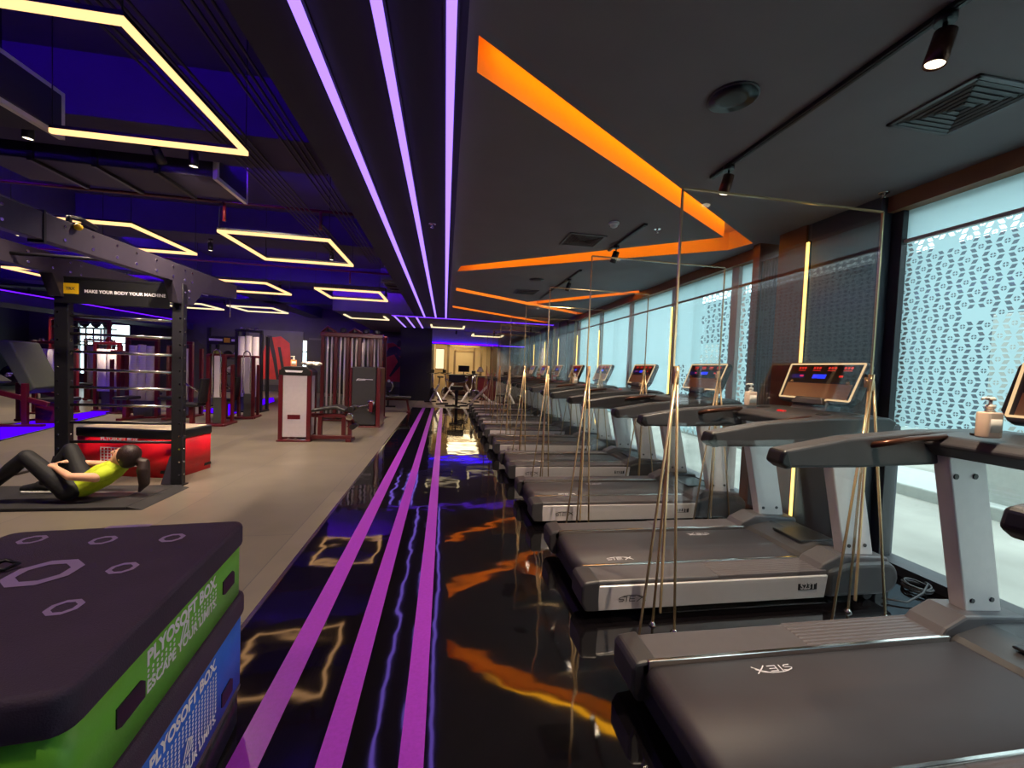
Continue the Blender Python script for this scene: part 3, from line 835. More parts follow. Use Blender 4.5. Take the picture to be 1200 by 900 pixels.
# ------------------------------------------------------------------ treadmills
def make_treadmill(label, belt_logos=((.30,.30,0),(1.20,.69,1))):
    t = thing('treadmill', label, 'treadmill', (0,0,0), group='row of treadmills along the window')
    MB().box(.02,1.95,.05,.87,.05,.165).build('deck_base', M['plastic_black'], t, .01)
    # belt with a rounded rear end
    prof = arc(.075,.152,.058,90,270,10) + [(1.66,.094),(1.66,.21)]
    MB().prism([(x,z) for x,z in prof], 'y', .205, .735, True).build('belt', M['belt'], t)
    belt = t.children[-1] if False else [c for c in t.children if c.name.startswith('belt')][0]
    lg = MB()
    for (x, y, flip) in belt_logos:
        if flip: put(lg, LOGO, (x,y,.2102), (-1,0,0), (0,-1,0), .185)
        else: put(lg, LOGO, (x,y,.2102), (1,0,0), (0,1,0), .185)
    lg.build('belt_lettering', M['print_white'], belt, label='white brand lettering printed on the belt')
    for s in (0, 1):
        def Y(a, b): return (a, b) if s == 0 else (.94-b, .94-a)
        y0, y1 = Y(.012,.20)
        MB().box(.0,.86,y0,y1,.165,.226).build('foot_rail', M['plastic_mid'], t, .012)
        MB().box(.84,1.62,y0,y1,.165,.229).build('foot_rail_grip', M['rail_ribbed'], t, .006)
        a, b = Y(.188,.206)
        MB().box(.03,1.60,a,b,.185,.236).build('rail_trim', M['chrome'], t, .004)
        a, b = Y(0,.022)
        sk = MB().prism([(.07,.055),(1.60,.055),(1.62,.2),(.05,.2)], 'y', a, b).build('side_skirt', M['silver_paint'], t, .006)
        a, b = Y(-.002,.20)
        MB().prism([(-.035,.10),(-.01,.055),(.075,.05),(.075,.235),(-.02,.225),(-.035,.2)], 'y', a, b).build('end_cap', M['plastic_dark'], t, .012)
        if s == 0:
            put(MB(), LOGO, (.19,-.001,.10), (1,0,0), (0,0,1), .175).build('skirt_lettering', M['plastic_black'], sk, label='dark brand lettering on the silver skirt')
            pl = MB().box(1.40,1.535,-.004,.0,.115,.155).build('model_plate', M['plastic_black'], sk)
            pass
            put(MB(), text_geo('S23T', .04, .0012), (1.412,-.0042,.122), (1,0,0), (0,0,1), .11, .002).build('skirt_lettering', M['silver_paint'], sk, label='silver model lettering on a dark plate')
        # rounded motor cover flank
        a, b = Y(-.005,.17)
        prof = [(1.62,.05),(2.06,.05)] + arc(2.06,.16,.11,-90,90,8)[1:] + [(1.80,.272),(1.62,.225)]
        MB().prism(prof, 'y', a, b).build('motor_flank', M['plastic_dark'], t, .03, 3)
        # boot and upright
        a, b = Y(.02,.19)
        MB().prism([(1.56,.215),(2.12,.215),(2.10,.29),(1.72,.315),(1.60,.262)], 'y', a, b).build('upright_boot', M['plastic_mid'], t, .012)
        a, b = Y(.062,.135)
        up = MB().prism([(1.80,.29),(2.03,.29),(1.845,1.10),(1.615,1.10)], 'y', a, b).build('upright', M['silver_paint'], t, .008)
        bo = MB(); ya, yb = (a-.004, a) ; yc = a if s == 0 else a
        for (x, z) in ((1.83,.36),(1.955,.36)): bo.cyl((x,a+.002,z),(x,a-.006,z),.012,12); bo.cyl((x,b-.002,z),(x,b+.006,z),.012,12)
        for (x, z) in ((1.665,1.0),(1.785,1.0)): bo.cyl((x,a+.002,z),(x,a-.006,z),.014,12); bo.cyl((x,b-.002,z),(x,b+.006,z),.014,12)
        bo.build('bolt', M['plastic_dark'], up)
        # long arm rest
        a, b = Y(-.01,.085)
        arm = MB().prism([(.72,1.055),(.735,1.115),(1.10,1.178),(1.55,1.215),(2.0,1.225),(2.06,1.20),(2.02,1.10),(1.6,1.045),(1.15,1.03),(.76,1.028)], 'y', a, b).build('handrail', M['plastic_dark'], t, .016, 3)
        MB().prism([(.712,1.052),(.73,1.113),(.76,1.118),(.79,1.026),(.755,1.024)], 'y', a-.002, b+.002).build('rail_tip', M['plastic_black'], arm, .016, 3)
        gy = .10 if s == 0 else .84
        iy = .13 if s == 0 else .81
        MB().tube([(1.22,gy-.03*(1 if s==0 else -1),1.14),(1.26,iy,1.165),(1.40,iy+.01,1.18),(1.56,iy+.02*(1 if s==0 else -1),1.20)], .016, 10).build('hand_sensor', M['bronze'], t)
    MB().prism([(1.62,.20),(1.66,.232),(1.86,.275),(2.08,.262),(2.15,.16),(2.10,.06),(1.66,.06)], 'y', .16, .78).build('motor_hood', M['plastic_dark'], t, .02, 3)
    MB().box(1.74,2.02,.34,.60,.262,.278).build('hood_tray', M['plastic_black'], t, .008)
    # console body between the arms
    MB().prism([(1.52,1.16),(1.56,1.205),(1.86,1.232),(2.04,1.228),(2.06,1.16),(1.92,1.08),(1.60,1.10)], 'y', .075, .865).build('console_base', M['plastic_dark'], t, .018, 3)
    for y in (.20,.74):
        MB().lathe([(.044,.004),(.05,.0),(.05,.012),(.043,.014),(.040,.0)], (1.72,y,1.212), 20).build('cup_holder', M['plastic_black'], t)
    MB().box(1.62,1.65,.44,.50,1.195,1.222).build('stop_key', M['led_red_sign'], t, .005, label='red stop key')
    MB().prism([(1.84,1.215),(1.98,1.215),(2.02,1.40),(1.93,1.40)], 'y', .32, .62).build('console_neck', M['plastic_mid'], t, .012)
    # tilted panel: built upright in the y-z plane, then leaned back
    Rm = Matrix.Translation((1.875,.47,1.285)) @ Matrix.Rotation(math.radians(22), 4, 'Y')
    w = .33; h = .335
    def P(mb): return mb.xf(Rm)
    oct_ = [(-w+.05,0),(w-.05,0),(w-.035,.01),(w,.06),(w,h-.03),(w-.03,h),(-w+.03,h),(-w,h-.03),(-w,.06),(-w+.035,.01)]
    con = P(MB().prism(oct_, 'x', 0, .055)).build('console', M['plastic_dark'], t, .012, 3)
    P(MB().prism([(-w+.09,.03),(w-.09,.03),(w-.10,.30),(-w+.10,.30)], 'x', .05, .085)).build('console_back', M['plastic_black'], con, .01)
    P(MB().prism([(-.27,.165),(.27,.165),(.285,.305),(-.285,.305)], 'x', -.003, .004)).build('screen', M['plastic_black'], con)
    P(MB().prism([(-.27,.035),(.27,.035),(.27,.155),(-.27,.155)], 'x', -.003, .004)).build('key_panel', M['key_bronze'], con)
    bz = MB()
    ring = [(-.295,.03),(-.13,.03),(-.10,.012),(.10,.012),(.13,.03),(.295,.03),(.305,.315),(-.305,.315)]
    for i in range(len(ring)):
        p = ring[i]; q = ring[(i+1) % len(ring)]
        bz.bar((-.004,p[0],p[1]), (-.004,q[0],q[1]), .011, .006, (1,0,0))
    P(bz).build('bezel_light', E_BEZ, con)
    rd = MB()
    for y in (-.20,-.075,.05,.18):
        for k in range(3): rd.box(-.006,-.002,y-.03+k*.024,y-.015+k*.024,.272,.29)
        rd.box(-.006,-.002,y-.03,y+.033,.258,.262)
    rd.box(-.006,-.002,.15,.18,.208,.222).box(-.006,-.002,-.18,-.15,.208,.222)
    P(rd).build('red_display', E_RED, con)
    P(MB().box(-.006,-.002,-.045,.065,.195,.228)).build('blue_display', E_BLU, con)
    P(MB().sphere((-.002,.235,.165),.014,10,6).sphere((-.002,-.235,.165),.014,10,6)).build('dial', M['brass_edge'], con)
    P(MB().prism([(-.14,-.02),(.14,-.02),(.11,.035),(-.11,.035)], 'x', -.03, .01)).build('tablet_lip', M['plastic_mid'], con, .006)
    # feet
    for (x, y) in ((.22,.12),(.22,.82),(1.75,.12),(1.75,.82)):
        MB().cyl((x,y,0),(x,y,.02),.028,12).cyl((x,y,.02),(x,y,.07),.012,8).build('foot', M['plastic_black'], t)
    for y in (.06,.88):
        MB().cyl((1.98,y-.02,.035),(1.98,y+.02,.035),.035,16).build('wheel', M['rubber'], t)
    return t

TX = .86
tread = [
 (.83, 'treadmill nearest the camera, its far rail and belt filling the lower right corner', ((.66,.69,1),)),
 (2.22,'second treadmill from the camera, with the full silver skirt and lit console', ((.24,.29,0),(1.24,.69,1))),
 (3.62,'third treadmill from the camera, just behind the second clear partition', ((.30,.29,0),(.9,.69,1))),
 (5.08,'fourth treadmill from the camera', None),
 (6.58,'fifth treadmill from the camera', None),
 (8.1, 'sixth treadmill from the camera', None),
 (9.6, 'seventh treadmill from the camera', None),
 (11.1,'eighth treadmill from the camera, third from the far end', None),
 (12.6,'farthest treadmill, last of the row by the end of the black floor', None)]
proto3 = None
for i, (y, lab, lg) in enumerate(tread):
    if lg:
        o = make_treadmill(lab, lg); o.location = (TX, y, 0); proto3 = o
    else:
        o = dup(proto3, (TX, y, 0), 0, lab)

# ------------------------------------------------------------------ acrylic partitions on tripod stands
def make_partition(label):
    t = thing('glass_partition', label, 'partition', (0,0,0), group='clear partitions between the treadmills')
    W = 1.30; HT = 2.47
    MB().box(0,W,-.004,.004,.10,HT).build('pane', M['pane'], t)
    for (x0,x1,z0,z1) in ((-.006,.004,.10,HT),(W-.004,W+.006,.10,HT),(0,W,HT-.004,HT+.006)):
        MB().box(x0,x1,-.006,.006,z0,z1).build('edge_trim', M['brass_edge'], t)
    for k, xs in enumerate(((-.17,-.03,.06),(-.22,.02,.20))):
        xa = .012 if k == 0 else W-.012
        st = MB().cyl((xa,-.012,1.40),(xa,-.012,1.50),.016,10).cyl((xa,.012,1.42),(xa,.012,1.48),.014,10).build('stand_collar', M['brass_edge'], t)
        for dx, dy in zip(xs, (-.05,.06,-.02)):
            MB().cyl((xa+dx*.04,dy*.2-.014,1.46),(xa+dx,dy-.014,.012),.0075,8).build('stand_leg', M['brass_edge'], t)
            MB().lathe([(.022,0),(.022,.006),(.012,.014),(.008,.022)],(xa+dx,dy-.014,0),12).build('foot_disc', M['chrome'], t)
    return t
pos = [(2.10,'nearest clear partition, standing between the first and second treadmills'),
 (3.50,'second clear partition, between the second and third treadmills'),
 (4.96,'third clear partition, between the third and fourth treadmills'),
 (6.46,'fourth clear partition, between the fourth and fifth treadmills'),
 (7.97,'fifth clear partition, between the fifth and sixth treadmills'),
 (9.47,'sixth clear partition, between the sixth and seventh treadmills'),
 (10.97,'seventh clear partition, between the seventh and eighth treadmills'),
 (12.47,'farthest clear partition, before the last treadmill')]
p0 = None
for i, (y, lab) in enumerate(pos):
    if p0 is None: p0 = make_partition(lab); p0.location = (1.25, y, 0)
    else: dup(p0, (1.25, y, 0), 0, lab)

# ------------------------------------------------------------------ sanitiser bottles on the consoles
def make_bottle(label, loc, mbody):
    t = thing('pump_bottle', label, 'bottle', loc, group='hand gel bottles on the treadmills')
    bd = MB().prism(rrect(-.048,.048,-.026,.026,.018), 'z', 0, .115, True).build('bottle_body', mbody, t, .008, 3)
    MB().prism(rrect(-.038,.038,-.0275,.0275,.012), 'z', .025, .085, True).build('bottle_label', M['pump_white'], bd)
    MB().lathe([(.02,.115),(.013,.125),(.013,.13),(.017,.131),(.017,.146),(.006,.148),(.006,.168)],(0,0,0),16).build('pump_collar', M['pump_white'], t)
    hd = MB().lathe([(.016,.166),(.017,.175),(.010,.182)],(0,0,0),14)
    hd.tube([(0,0,.175),(-.03,0,.177),(-.05,0,.171)],.0055,8)
    hd.build('pump_head', M['pump_white'], t)
    return t
b0 = make_bottle('hand gel pump bottle on the nearest treadmill console', (2.40, 1.45, 1.226), M['gel'])
dup(b0, (2.47, 2.98, 1.226), .1, 'hand gel pump bottle on the second treadmill, beside its console')
b1 = make_bottle('pinkish pump bottle on the sixth treadmill', (2.40, 8.85, 1.226), M['bottle_pink'])
dup(b0, (2.40, 7.35, 1.226), .2, 'hand gel pump bottle on the fifth treadmill')
dup(b1, (2.40, 10.35, 1.226), .3, 'pinkish pump bottle on the seventh treadmill')
dup(b0, (2.40, 11.85, 1.226), .3, 'hand gel pump bottle on the eighth treadmill')

# ------------------------------------------------------------------ power leads by the glass
def coil(label, c, r=.085, n=4):
    mb = MB(); pts = []
    for k in range(n*18+1):
        a = 2*PI*k/18
        rr = r*(1 - .05*math.sin(a*.37) - .03*(k/18))
        pts.append((c[0]+rr*math.cos(a)*.9, c[1]+rr*math.sin(a), .012+.009*(k/18)+.006*math.sin(a*1.3)))
    pts += [(c[0]+.02,c[1]-.05,.07),(c[0]-.12,c[1]-.12,.05),(c[0]-.30,c[1]-.16,.02),(c[0]-.42,c[1]-.10,.02)]
    mb.tube(pts, .0065, 7)
    o = mb.build('power_cord', M['cord']); tag(o, label, 'cord', 'coiled treadmill leads'); return o
coil('coiled dark power lead on the floor by the window, before the nearest treadmill', (3.34,2.33))
coil('coiled dark power lead by the glass beyond the brown pier', (3.36,4.55), .08)
def socket(x, y, lab):
    t = thing('floor_socket', lab, 'socket', (x,y,0))
    MB().box(-.05,.05,-.07,.07,0,.045).build('box', M['plastic_black'], t, .006)
    MB().lathe([(.02,.045),(.02,.05),(.014,.05),(.013,.046)],(0,0,0),14).build('outlet', M['plastic_mid'], t)
socket(3.25, 2.62, 'small black floor socket box at the foot of the pier')
# ------------------------------------------------------------------ plyo boxes
def plyo(label, loc, rot, w, d, h, lid, body, lidm, r=.045, group=None):
    """padded jump box: coloured body, darker lid, black pull slots"""
    t = thing('plyo_box', label, 'plyo box', loc, rot, group)
    MB().prism(rrect(-w/2,w/2,-d/2,d/2,r), 'z', 0, h-lid+.004, True).build('body', M[body], t)
    MB().prism(rrect(-w/2-.008,w/2+.008,-d/2-.008,d/2+.008,r), 'z', h-lid, h, True).build('lid', M[lidm], t, .018, 3)
    return t
def slot_patch(t, x, y0, y1, z0, z1):
    c = (z1-z0)*.5
    MB().prism([(y0,z0+c*.3),(y0+c*.6,z0),(y1,z0),(y1,z1-c*.5),(y1-c*.6,z1),(y0,z1)], 'x', x-.004, x+.003).build('pull_slot', M['plastic_black'], t)
def dots(mb, org, u, v, nx, ny, dx, dy, r, skip=None):
    for i in range(nx):
        for j in range(ny):
            if skip and skip(i, j): continue
            vs = [(dx*i + r*math.cos(2*PI*k/6), dy*j + r*math.sin(2*PI*k/6), 0) for k in range(6)]
            put(mb, (vs, [tuple(range(6))]), org, u, v)
STK = (-1.095, 1.29, 0); SR = math.radians(5.4)
SX = Vector((math.cos(SR), math.sin(SR), 0)); SY = Vector((-math.sin(SR), math.cos(SR), 0))
def on_stack(x, y, z):
    return tuple(Vector((STK[0], STK[1], 0)) + SX*x + SY*y + Vector((0,0,z)))
W_, D_ = .725, .89
b0_ = plyo('black bottom box of the foreground stack, under the blue plyo box', STK, SR, W_, D_, .155, .03, 'plastic_black', 'lid_fabric')
bl = plyo('blue plyo box in the foreground, between the green and the black box', on_stack(0,0,.157), SR, W_+.012, D_+.012, .365, .092, 'blue_vinyl', 'lid_fabric')
gr = plyo('green plyo box on top of the foreground stack', on_stack(0,0,.524), SR, W_, D_, .278, .092, 'green_vinyl', 'lid_fabric')
X0 = W_/2
def L(y): return y - 1.29       # world depth along the side to the box's own axis
tx = MB()
put(tx, text_geo('PLYOSOFT BOX.', .05, .0022), (X0, L(1.10), .140), (0,1,0), (0,0,1), .395)
put(tx, text_geo('ESCAPE YOUR LIMITS.', .05, .0016), (X0, L(1.10), .070), (0,1,0), (0,0,1), .395)
dots(tx, (X0, L(1.105), .099), (0,1,0), (0,0,1), 20, 3, .0202, .0135, .0050, lambda i, j: 7 <= i <= 10)
put(tx, stroke_geo([[(0,0),(.5,1)],[(.5,1),(.95,.75),(.85,.1),(.35,.1)],[(.35,.1),(.75,.75)]], .16), (X0, L(1.255), .094), (0,1,0), (0,0,1), .055)
tx.build('side_print', M['print_white'], gr, label='white lettering and dots on the green side')
slot_patch(gr, X0, L(.985), L(1.09), .07, .125); slot_patch(gr, X0, L(1.545), L(1.645), .07, .125)
X1 = X0 + .006
tx = MB()
put(tx, text_geo('PLYOSOFT BOX.', .05, .0022), (X1, L(1.10), .222), (0,1,0), (0,0,1), .385)
put(tx, text_geo('ESCAPE YOUR LIMITS.', .05, .0016), (X1, L(1.10), .034), (0,1,0), (0,0,1), .385)
dots(tx, (X1, L(1.105), .068), (0,1,0), (0,0,1), 20, 11, .0198, .0132, .0054, lambda i, j: 8 <= i <= 10 and 2 <= j <= 5)
put(tx, stroke_geo([[(0,0),(.5,1)],[(.5,1),(.95,.75),(.85,.1),(.35,.1)],[(.35,.1),(.75,.75)]], .16), (X1, L(1.265), .09), (0,1,0), (0,0,1), .055)
tx.build('side_print', M['print_white'], bl, label='white lettering and dots on the blue side')
slot_patch(bl, X1, L(.985), L(1.09), .03, .09); slot_patch(bl, X1, L(1.53), L(1.625), .03, .09)
# rings printed on the top
def ring(mb, x, y, r, w, n=8):
    vs = []; fs = []
    for k in range(n):
        a = 2*PI*(k+.5)/n
        vs.append((x+(r+w/2)*math.cos(a), y+(r+w/2)*math.sin(a), .2795)); vs.append((x+(r-w/2)*math.cos(a), y+(r-w/2)*math.sin(a), .2795))
    for k in range(n):
        j = (k+1) % n
        fs.append((2*k, 2*j, 2*j+1, 2*k+1))
    mb.add(vs, fs)
def loc2(x, y):
    p = Vector((x-STK[0], y-STK[1], 0)); return p.dot(SX), p.dot(SY)
for (x, y, r, w) in ((-1.37,1.62,.031,.014),(-1.145,1.60,.031,.014),(-.935,1.605,.031,.014),(-.94,1.385,.031,.014),(-.93,1.18,.031,.014),(-1.135,1.375,.07,.03)):
    rg = MB(); ring(rg, *loc2(x,y), r, w); rg.build('printed_ring', M['print_lilac'], gr, label='lilac ring printed on the lid')
bx, by = loc2(-1.15,1.725)
MB().add([(bx-.07,by-.012,.2795),(bx+.07,by-.012,.2795),(bx+.07,by+.012,.2795),(bx-.07,by+.012,.2795)], [(0,1,2,3)]).build('printed_bar', M['print_lilac'], gr, label='lilac bar printed on the lid')
t = thing('carry_case', 'black case with a shiny edge lying at the left on the green plyo box', 'case', on_stack(-.27,.06,.804), SR+.5)
cb = MB().prism(rrect(-.11,.11,-.045,.045,.03), 'z', 0, .028, True).build('case_shell', M['plastic_black'], t, .009, 3)
MB().prism(rrect(-.112,.112,-.047,.047,.03), 'z', .012, .016, True).build('zip_edge', M['chrome'], t)
MB().tube([(.10,.0,.02),(.14,.012,.022),(.165,-.005,.012),(.14,-.02,.006),(.10,-.012,.012)], .006, 6).build('strap', M['plastic_black'], t)

# red box inside the rig
rb = plyo('red plyo box with a pale lid, standing behind the pull-up rig', (-3.63,5.74,0), math.radians(-10), 1.2, .56, .565, .11, 'red_vinyl', 'plastic_black', .03)
MB().prism(rrect(-.575,.575,-.255,.255,.05), 'z', .564, .569, True).build('lid_top', M['lid_cream'], rb, label='pale top of the lid')
tx = MB()
put(tx, text_geo('PLYOSOFT BOX.', .06, .002), (-.30,-.281,.422), (1,0,0), (0,0,1), .46)
for k in range(12): 
    x = -.30 + k*.0415
    tx.bar((x,-.2815,.12),(x,-.2815,.34),.002,.010,(1,0,0))
for k in range(7):
    z = .125 + k*.035
    tx.bar((-.30,-.2815,z),(.16,-.2815,z),.002,.008)
tx.build('front_print', M['print_white'], rb, label='white lettering and grid on the red front')
tx = MB(); put(tx, text_geo('BOX', .16, .004), (.6005,-.16,.10), (0,0,1), (0,-1,0), .30)
tx.build('side_print', M['print_white'], rb, label='white letters on the red end')
for x in (-.47,.47): MB().prism([(x-.06,.05),(x+.06,.05),(x+.05,.085),(x-.05,.085)], 'y', -.284, -.276).build('pull_slot', M['plastic_black'], rb)
MB().prism([(.15,.05),(.27,.05),(.26,.085),(.16,.085)], 'x', .597, .604).build('pull_slot', M['plastic_black'], rb)

# ------------------------------------------------------------------ pull-up rig
rig = thing('pull_up_rig', 'black steel pull-up rig with ladder bars and a sign, at the left', 'rig', (-3.45,5.1,0))
def post(x0, x1, y0, y1):
    p = MB().box(x0,x1,y0,y1,.012,2.24).build('upright', M['matte_steel'], rig, .006)
    for k in range(15):
        z = .12 + k*.145
        xm = (x0+x1)/2 + .03*(1 if x0 > 0 else -1)
        MB().cyl((xm,y0-.004,z),(xm,y0+.004,z),.010,8).build('bolt', M['chrome'], p)
        MB().cyl((x1-.004,(y0+y1)/2,z),(x1+.004,(y0+y1)/2,z),.010,8).build('bolt', M['chrome'], p)
    s = -1
    MB().prism([(y0-.16,0),(y1+.02,0),(y1+.02,.012),(y0-.16,.012)], 'x', x0-.05, x1+.02).build('foot_plate', M['matte_steel'], p, .003)
    MB().prism([(x0-.10,.012),(x0,.012),(x0,.33),(x0-.012,.33)], 'y', y0+.0, y0+.09).build('foot_gusset', M['rig_plate'], p, .004)
    return p
post(-.63,-.50,-.04,.03); post(.48,.59,-.04,.03); post(-.63,-.50,-2.95,-2.88); post(.48,.59,-2.95,-2.88)
def beam(x0, x1):
    b = MB().prism([(-3.1,2.24),(-.20,2.24),(-.10,2.02),(.15,2.02),(.34,2.20),(1.15,2.27),(1.15,2.44),(-3.1,2.44)], 'x', x0, x1).build('top_beam', M['rig_plate'], rig, .005)
    for y in (-2.2,-1.9,-1.45,-1.2,-.95,-.72,-.45,-.2,.0,.13):
        for z in (2.29,2.39): MB().cyl((x1-.004,y,z),(x1+.005,y,z),.012,8).build('bolt', M['chrome'], b)
    for y in (-.03,.08):
        for z in (2.10,2.18): MB().cyl((x1-.004,y,z),(x1+.006,y,z),.014,8).build('bolt', M['chrome'], b)
    MB().box(x0-.006,x1+.006,-1.62,-1.60,2.22,2.455).build('splice_plate', M['matte_steel'], b)
beam(.49,.58); beam(-.63,-.51)
for z in (1.83,1.64,1.45,1.26,1.07,.88,.69,.48):
    MB().cyl((-.51,-.005,z),(.49,-.005,z),.0155,12).build('ladder_bar', M['chrome'] if z > .8 else M['matte_steel'], rig)
sg = MB().box(-.60,.47,-.075,-.052,1.955,2.225).build('sign_board', M['plastic_black'], rig, .006)
MB().box(-.61,.48,-.08,-.05,2.215,2.235).build('sign_rail', M['matte_steel'], sg)
MB().box(-.515,-.375,-.079,-.075,2.055,2.165).build('yellow_badge', M['yellow_sign'], sg, label='square yellow badge')
tb = MB(); put(tb, text_geo('TRX', .04, .001), (-.49,-.0795,2.095), (1,0,0), (0,0,1), .085)
tb.build('badge_lettering', M['plastic_dark'], sg)
ts = MB(); put(ts, text_geo('MAKE YOUR BODY YOUR MACHINE', .07, .0016), (-.32,-.0762,2.075), (1,0,0), (0,0,1), .76)
ts.build('sign_lettering', M['print_white'], sg, label='white slogan lettering')
MB().cyl((-.51,-1.7,2.33),(.47,-1.7,2.33),.018,10).build('cross_bar', M['matte_steel'], rig)
MB().cyl((-.51,-.6,2.33),(.47,-.6,2.33),.018,10).build('cross_bar', M['matte_steel'], rig)
MB().cyl((-.51,1.05,2.36),(.49,1.05,2.36),.018,10).build('cross_bar', M['matte_steel'], rig)
hk = MB().tube([(.53,-1.35,2.44),(.53,-1.35,2.49),(.53,-1.25,2.51),(.53,-1.1,2.49)], .02, 8).build('pull_handle', M['matte_steel'], rig)
MB().sphere((.60,-1.36,2.42),.028,10,6).build('yellow_knob', M['yellow_sign'], rig)
MB().cyl((.53,1.08,2.27),(.53,1.08,2.0),.006,6).build('hanging_strap', M['chrome'], rig)

# platform the woman lies on
fm = thing('floor_mat', 'dark training platform with a ramped right edge, under the woman', 'mat', (-4.3,4.72,0))
MB().box(-2.2,1.42,-.45,.27,0,.03).build('mat_board', M['rubber'], fm, .004)
MB().prism([(1.42,0),(1.56,0),(1.55,.006),(1.43,.032)], 'y', -.45, .27).build('ramp_edge', M['rubber'], fm, .003)
for k, (x, y) in enumerate(((-1.9,.02),(-.95,.1),(-.2,-.12),(.55,.1),(1.0,-.05))):
    MB().box(x-.22,x+.22,y-.09,y+.09,.0295,.0325).build('mat_inlay', M['plastic_mid'], fm)
t = thing('step_plate', 'small dark plate on the floor left of the rig', 'plate', (-4.98,5.62,0))
MB().box(-.16,.16,-.10,.10,0,.028).build('plate_body', M['plastic_dark'], t, .006); MB().box(-.15,.15,-.09,.09,.028,.032).build('plate_top', M['plastic_mid'], t)

# ------------------------------------------------------------------ the woman doing a sit-up
def grown(name, mb, m, parent=None, vox=.007, smooth=8, label=None):
    o = mb.build(name, m, parent)
    r = o.modifiers.new('r', 'REMESH'); r.mode = 'VOXEL'; r.voxel_size = vox; r.use_smooth_shade = True
    s = o.modifiers.new('s', 'SMOOTH'); s.factor = .5; s.iterations = smooth
    p = o.parent; o.parent = None
    solid(o); o.parent = p
    if label: o['label'] = label
    return o
Zm = .034
PEL = (-3.47,4.540,Zm+.115); WST = (-3.39,4.550,Zm+.135); CHS = (-3.28,4.570,Zm+.215); UCH = (-3.19,4.580,Zm+.275)
NCK = (-3.12,4.585,Zm+.335); HDB = (-3.10,4.580,Zm+.37); HC = Vector((-3.09,4.575,Zm+.405))
HN = (-3.48,4.455,Zm+.10); KN = (-3.79,4.430,Zm+.43); AN = (-4.160,4.440,Zm+.075)
HF = (-3.47,4.635,Zm+.11); KF = (-3.67,4.730,Zm+.44); AF = (-3.92,4.740,Zm+.075)
SN = (-3.225,4.415,Zm+.235); EN = (-3.40,4.370,Zm+.255); WN = (-3.57,4.440,Zm+.325)
SF = (-3.215,4.745,Zm+.26); EF = (-3.42,4.770,Zm+.28); WF = (-3.60,4.670,Zm+.325)
bd = MB()
bd.capsule(PEL, WST, .095, .088).capsule(WST, CHS, .088, .10).capsule(CHS, UCH, .10, .085).capsule(UCH, NCK, .07, .045).capsule(NCK, HDB, .045, .045)
for h_, k_, a_ in ((HN,KN,AN),(HF,KF,AF)):
    mid = Vector(k_).lerp(Vector(a_), .3)
    bd.capsule(PEL, h_, .085, .082).capsule(h_, k_, .078, .052).capsule(k_, mid, .05, .052).capsule(mid, a_, .052, .034).capsule(a_, (a_[0]-.13,a_[1],a_[2]-.045), .034, .022)
for s_, e_, w_ in ((SN,EN,WN),(SF,EF,WF)):
    bd.capsule(UCH, s_, .062, .047).capsule(s_, e_, .044, .034).capsule(e_, w_, .034, .022)
    # hand: palm, four fingers of different length, thumb, laid over the thigh
    wv = Vector(w_); dv = (wv-Vector(e_)).normalized()
    side = Vector((0,1,0)); dn = dv.cross(side).normalized()
    if dn.z > 0: dn = -dn
    pc = wv + dv*.05
    bd.capsule(wv, pc + side*.018, .020, .018).capsule(wv, pc - side*.018, .020, .018)
    for q, ln in ((-.030,.062),(-.010,.074),(.010,.070),(.030,.054)):
        k0 = pc + side*q; k1 = k0 + dv*ln*.5 + dn*.008; k2 = k1 + dv*ln*.42 + dn*.024
        bd.capsule(k0, k1, .0095, .009, 8).capsule(k1, k2, .009, .0078, 8)
    tp = wv + dv*.018 + side*(.028 if s_ is SN else -.028)
    bd.capsule(tp, tp + dv*.035 + side*(.022 if s_ is SN else -.022), .011, .009, 8)
# head in its own frame: f forwards (face), u towards the crown
f = Vector((-.86,-.12,.50)).normalized(); u = Vector((.46,.02,.88)); u = (u - f*u.dot(f)).normalized(); r_ = f.cross(u)
HM = Matrix(((f.x,r_.x,u.x,HC.x),(f.y,r_.y,u.y,HC.y),(f.z,r_.z,u.z,HC.z),(0,0,0,1)))
hd = MB().sphere((0,0,0),.1,20,14,(.92,.74,1.08)).sphere((.035,0,-.065),.06,16,10,(.8,.8,.8))
hd.capsule((.088,0,.012),(.108,0,-.022),.010,.014,8).sphere((.072,0,-.095),.026,10,8)
hd.capsule((.082,-.016,-.058),(.082,.016,-.058),.009,.009,8)
for s_ in (-1,1): hd.sphere((-.005,.074*s_,-.01),.024,10,8,(.7,.35,1.0))
hd.xf(HM); bd.v, bd.f, bd.s = bd.v, bd.f, bd.s
bd.add(hd.v, hd.f, True)
woman = grown('person', bd, M['skin'], None, .0065, 5)
tag(woman, 'woman in a lime top and black leggings doing a sit-up below the rig', 'person')
ey = MB()
for s_ in (-1,1): ey.sphere((.079,.032*s_,.016),.011,10,8,(.6,1,.7))
ey.xf(HM).build('eyes', M['hair'], woman)
MB().capsule((.0895,-.018,-.058),(.0895,.018,-.058),.0045,.0045,8).xf(HM).build('mouth', M['maroon'], woman)
hr = MB().sphere((-.022,0,.022),.108,20,14,(.93,.82,1.05)).sphere((-.05,0,-.02),.085,16,10,(.9,.9,1.0)).xf(HM)
bun = HM @ Vector((-.115,0,.01))
p1_ = bun + Vector((.055,.0,-.02)); p2_ = Vector((-2.925,4.570,Zm+.27)); p3_ = Vector((-2.915,4.570,Zm+.14)); p4_ = Vector((-2.95,4.560,Zm+.06))
hr.capsule(bun, p1_, .038, .046).capsule(p1_, p2_, .046, .054).capsule(p2_, p3_, .054, .046).capsule(p3_, p4_, .046, .016)
hair = MB(); hair.v, hair.f, hair.s = hr.v, hr.f, hr.s
hair = grown('hair', hair, M['hair'], woman, .007, 6)
sh = MB()
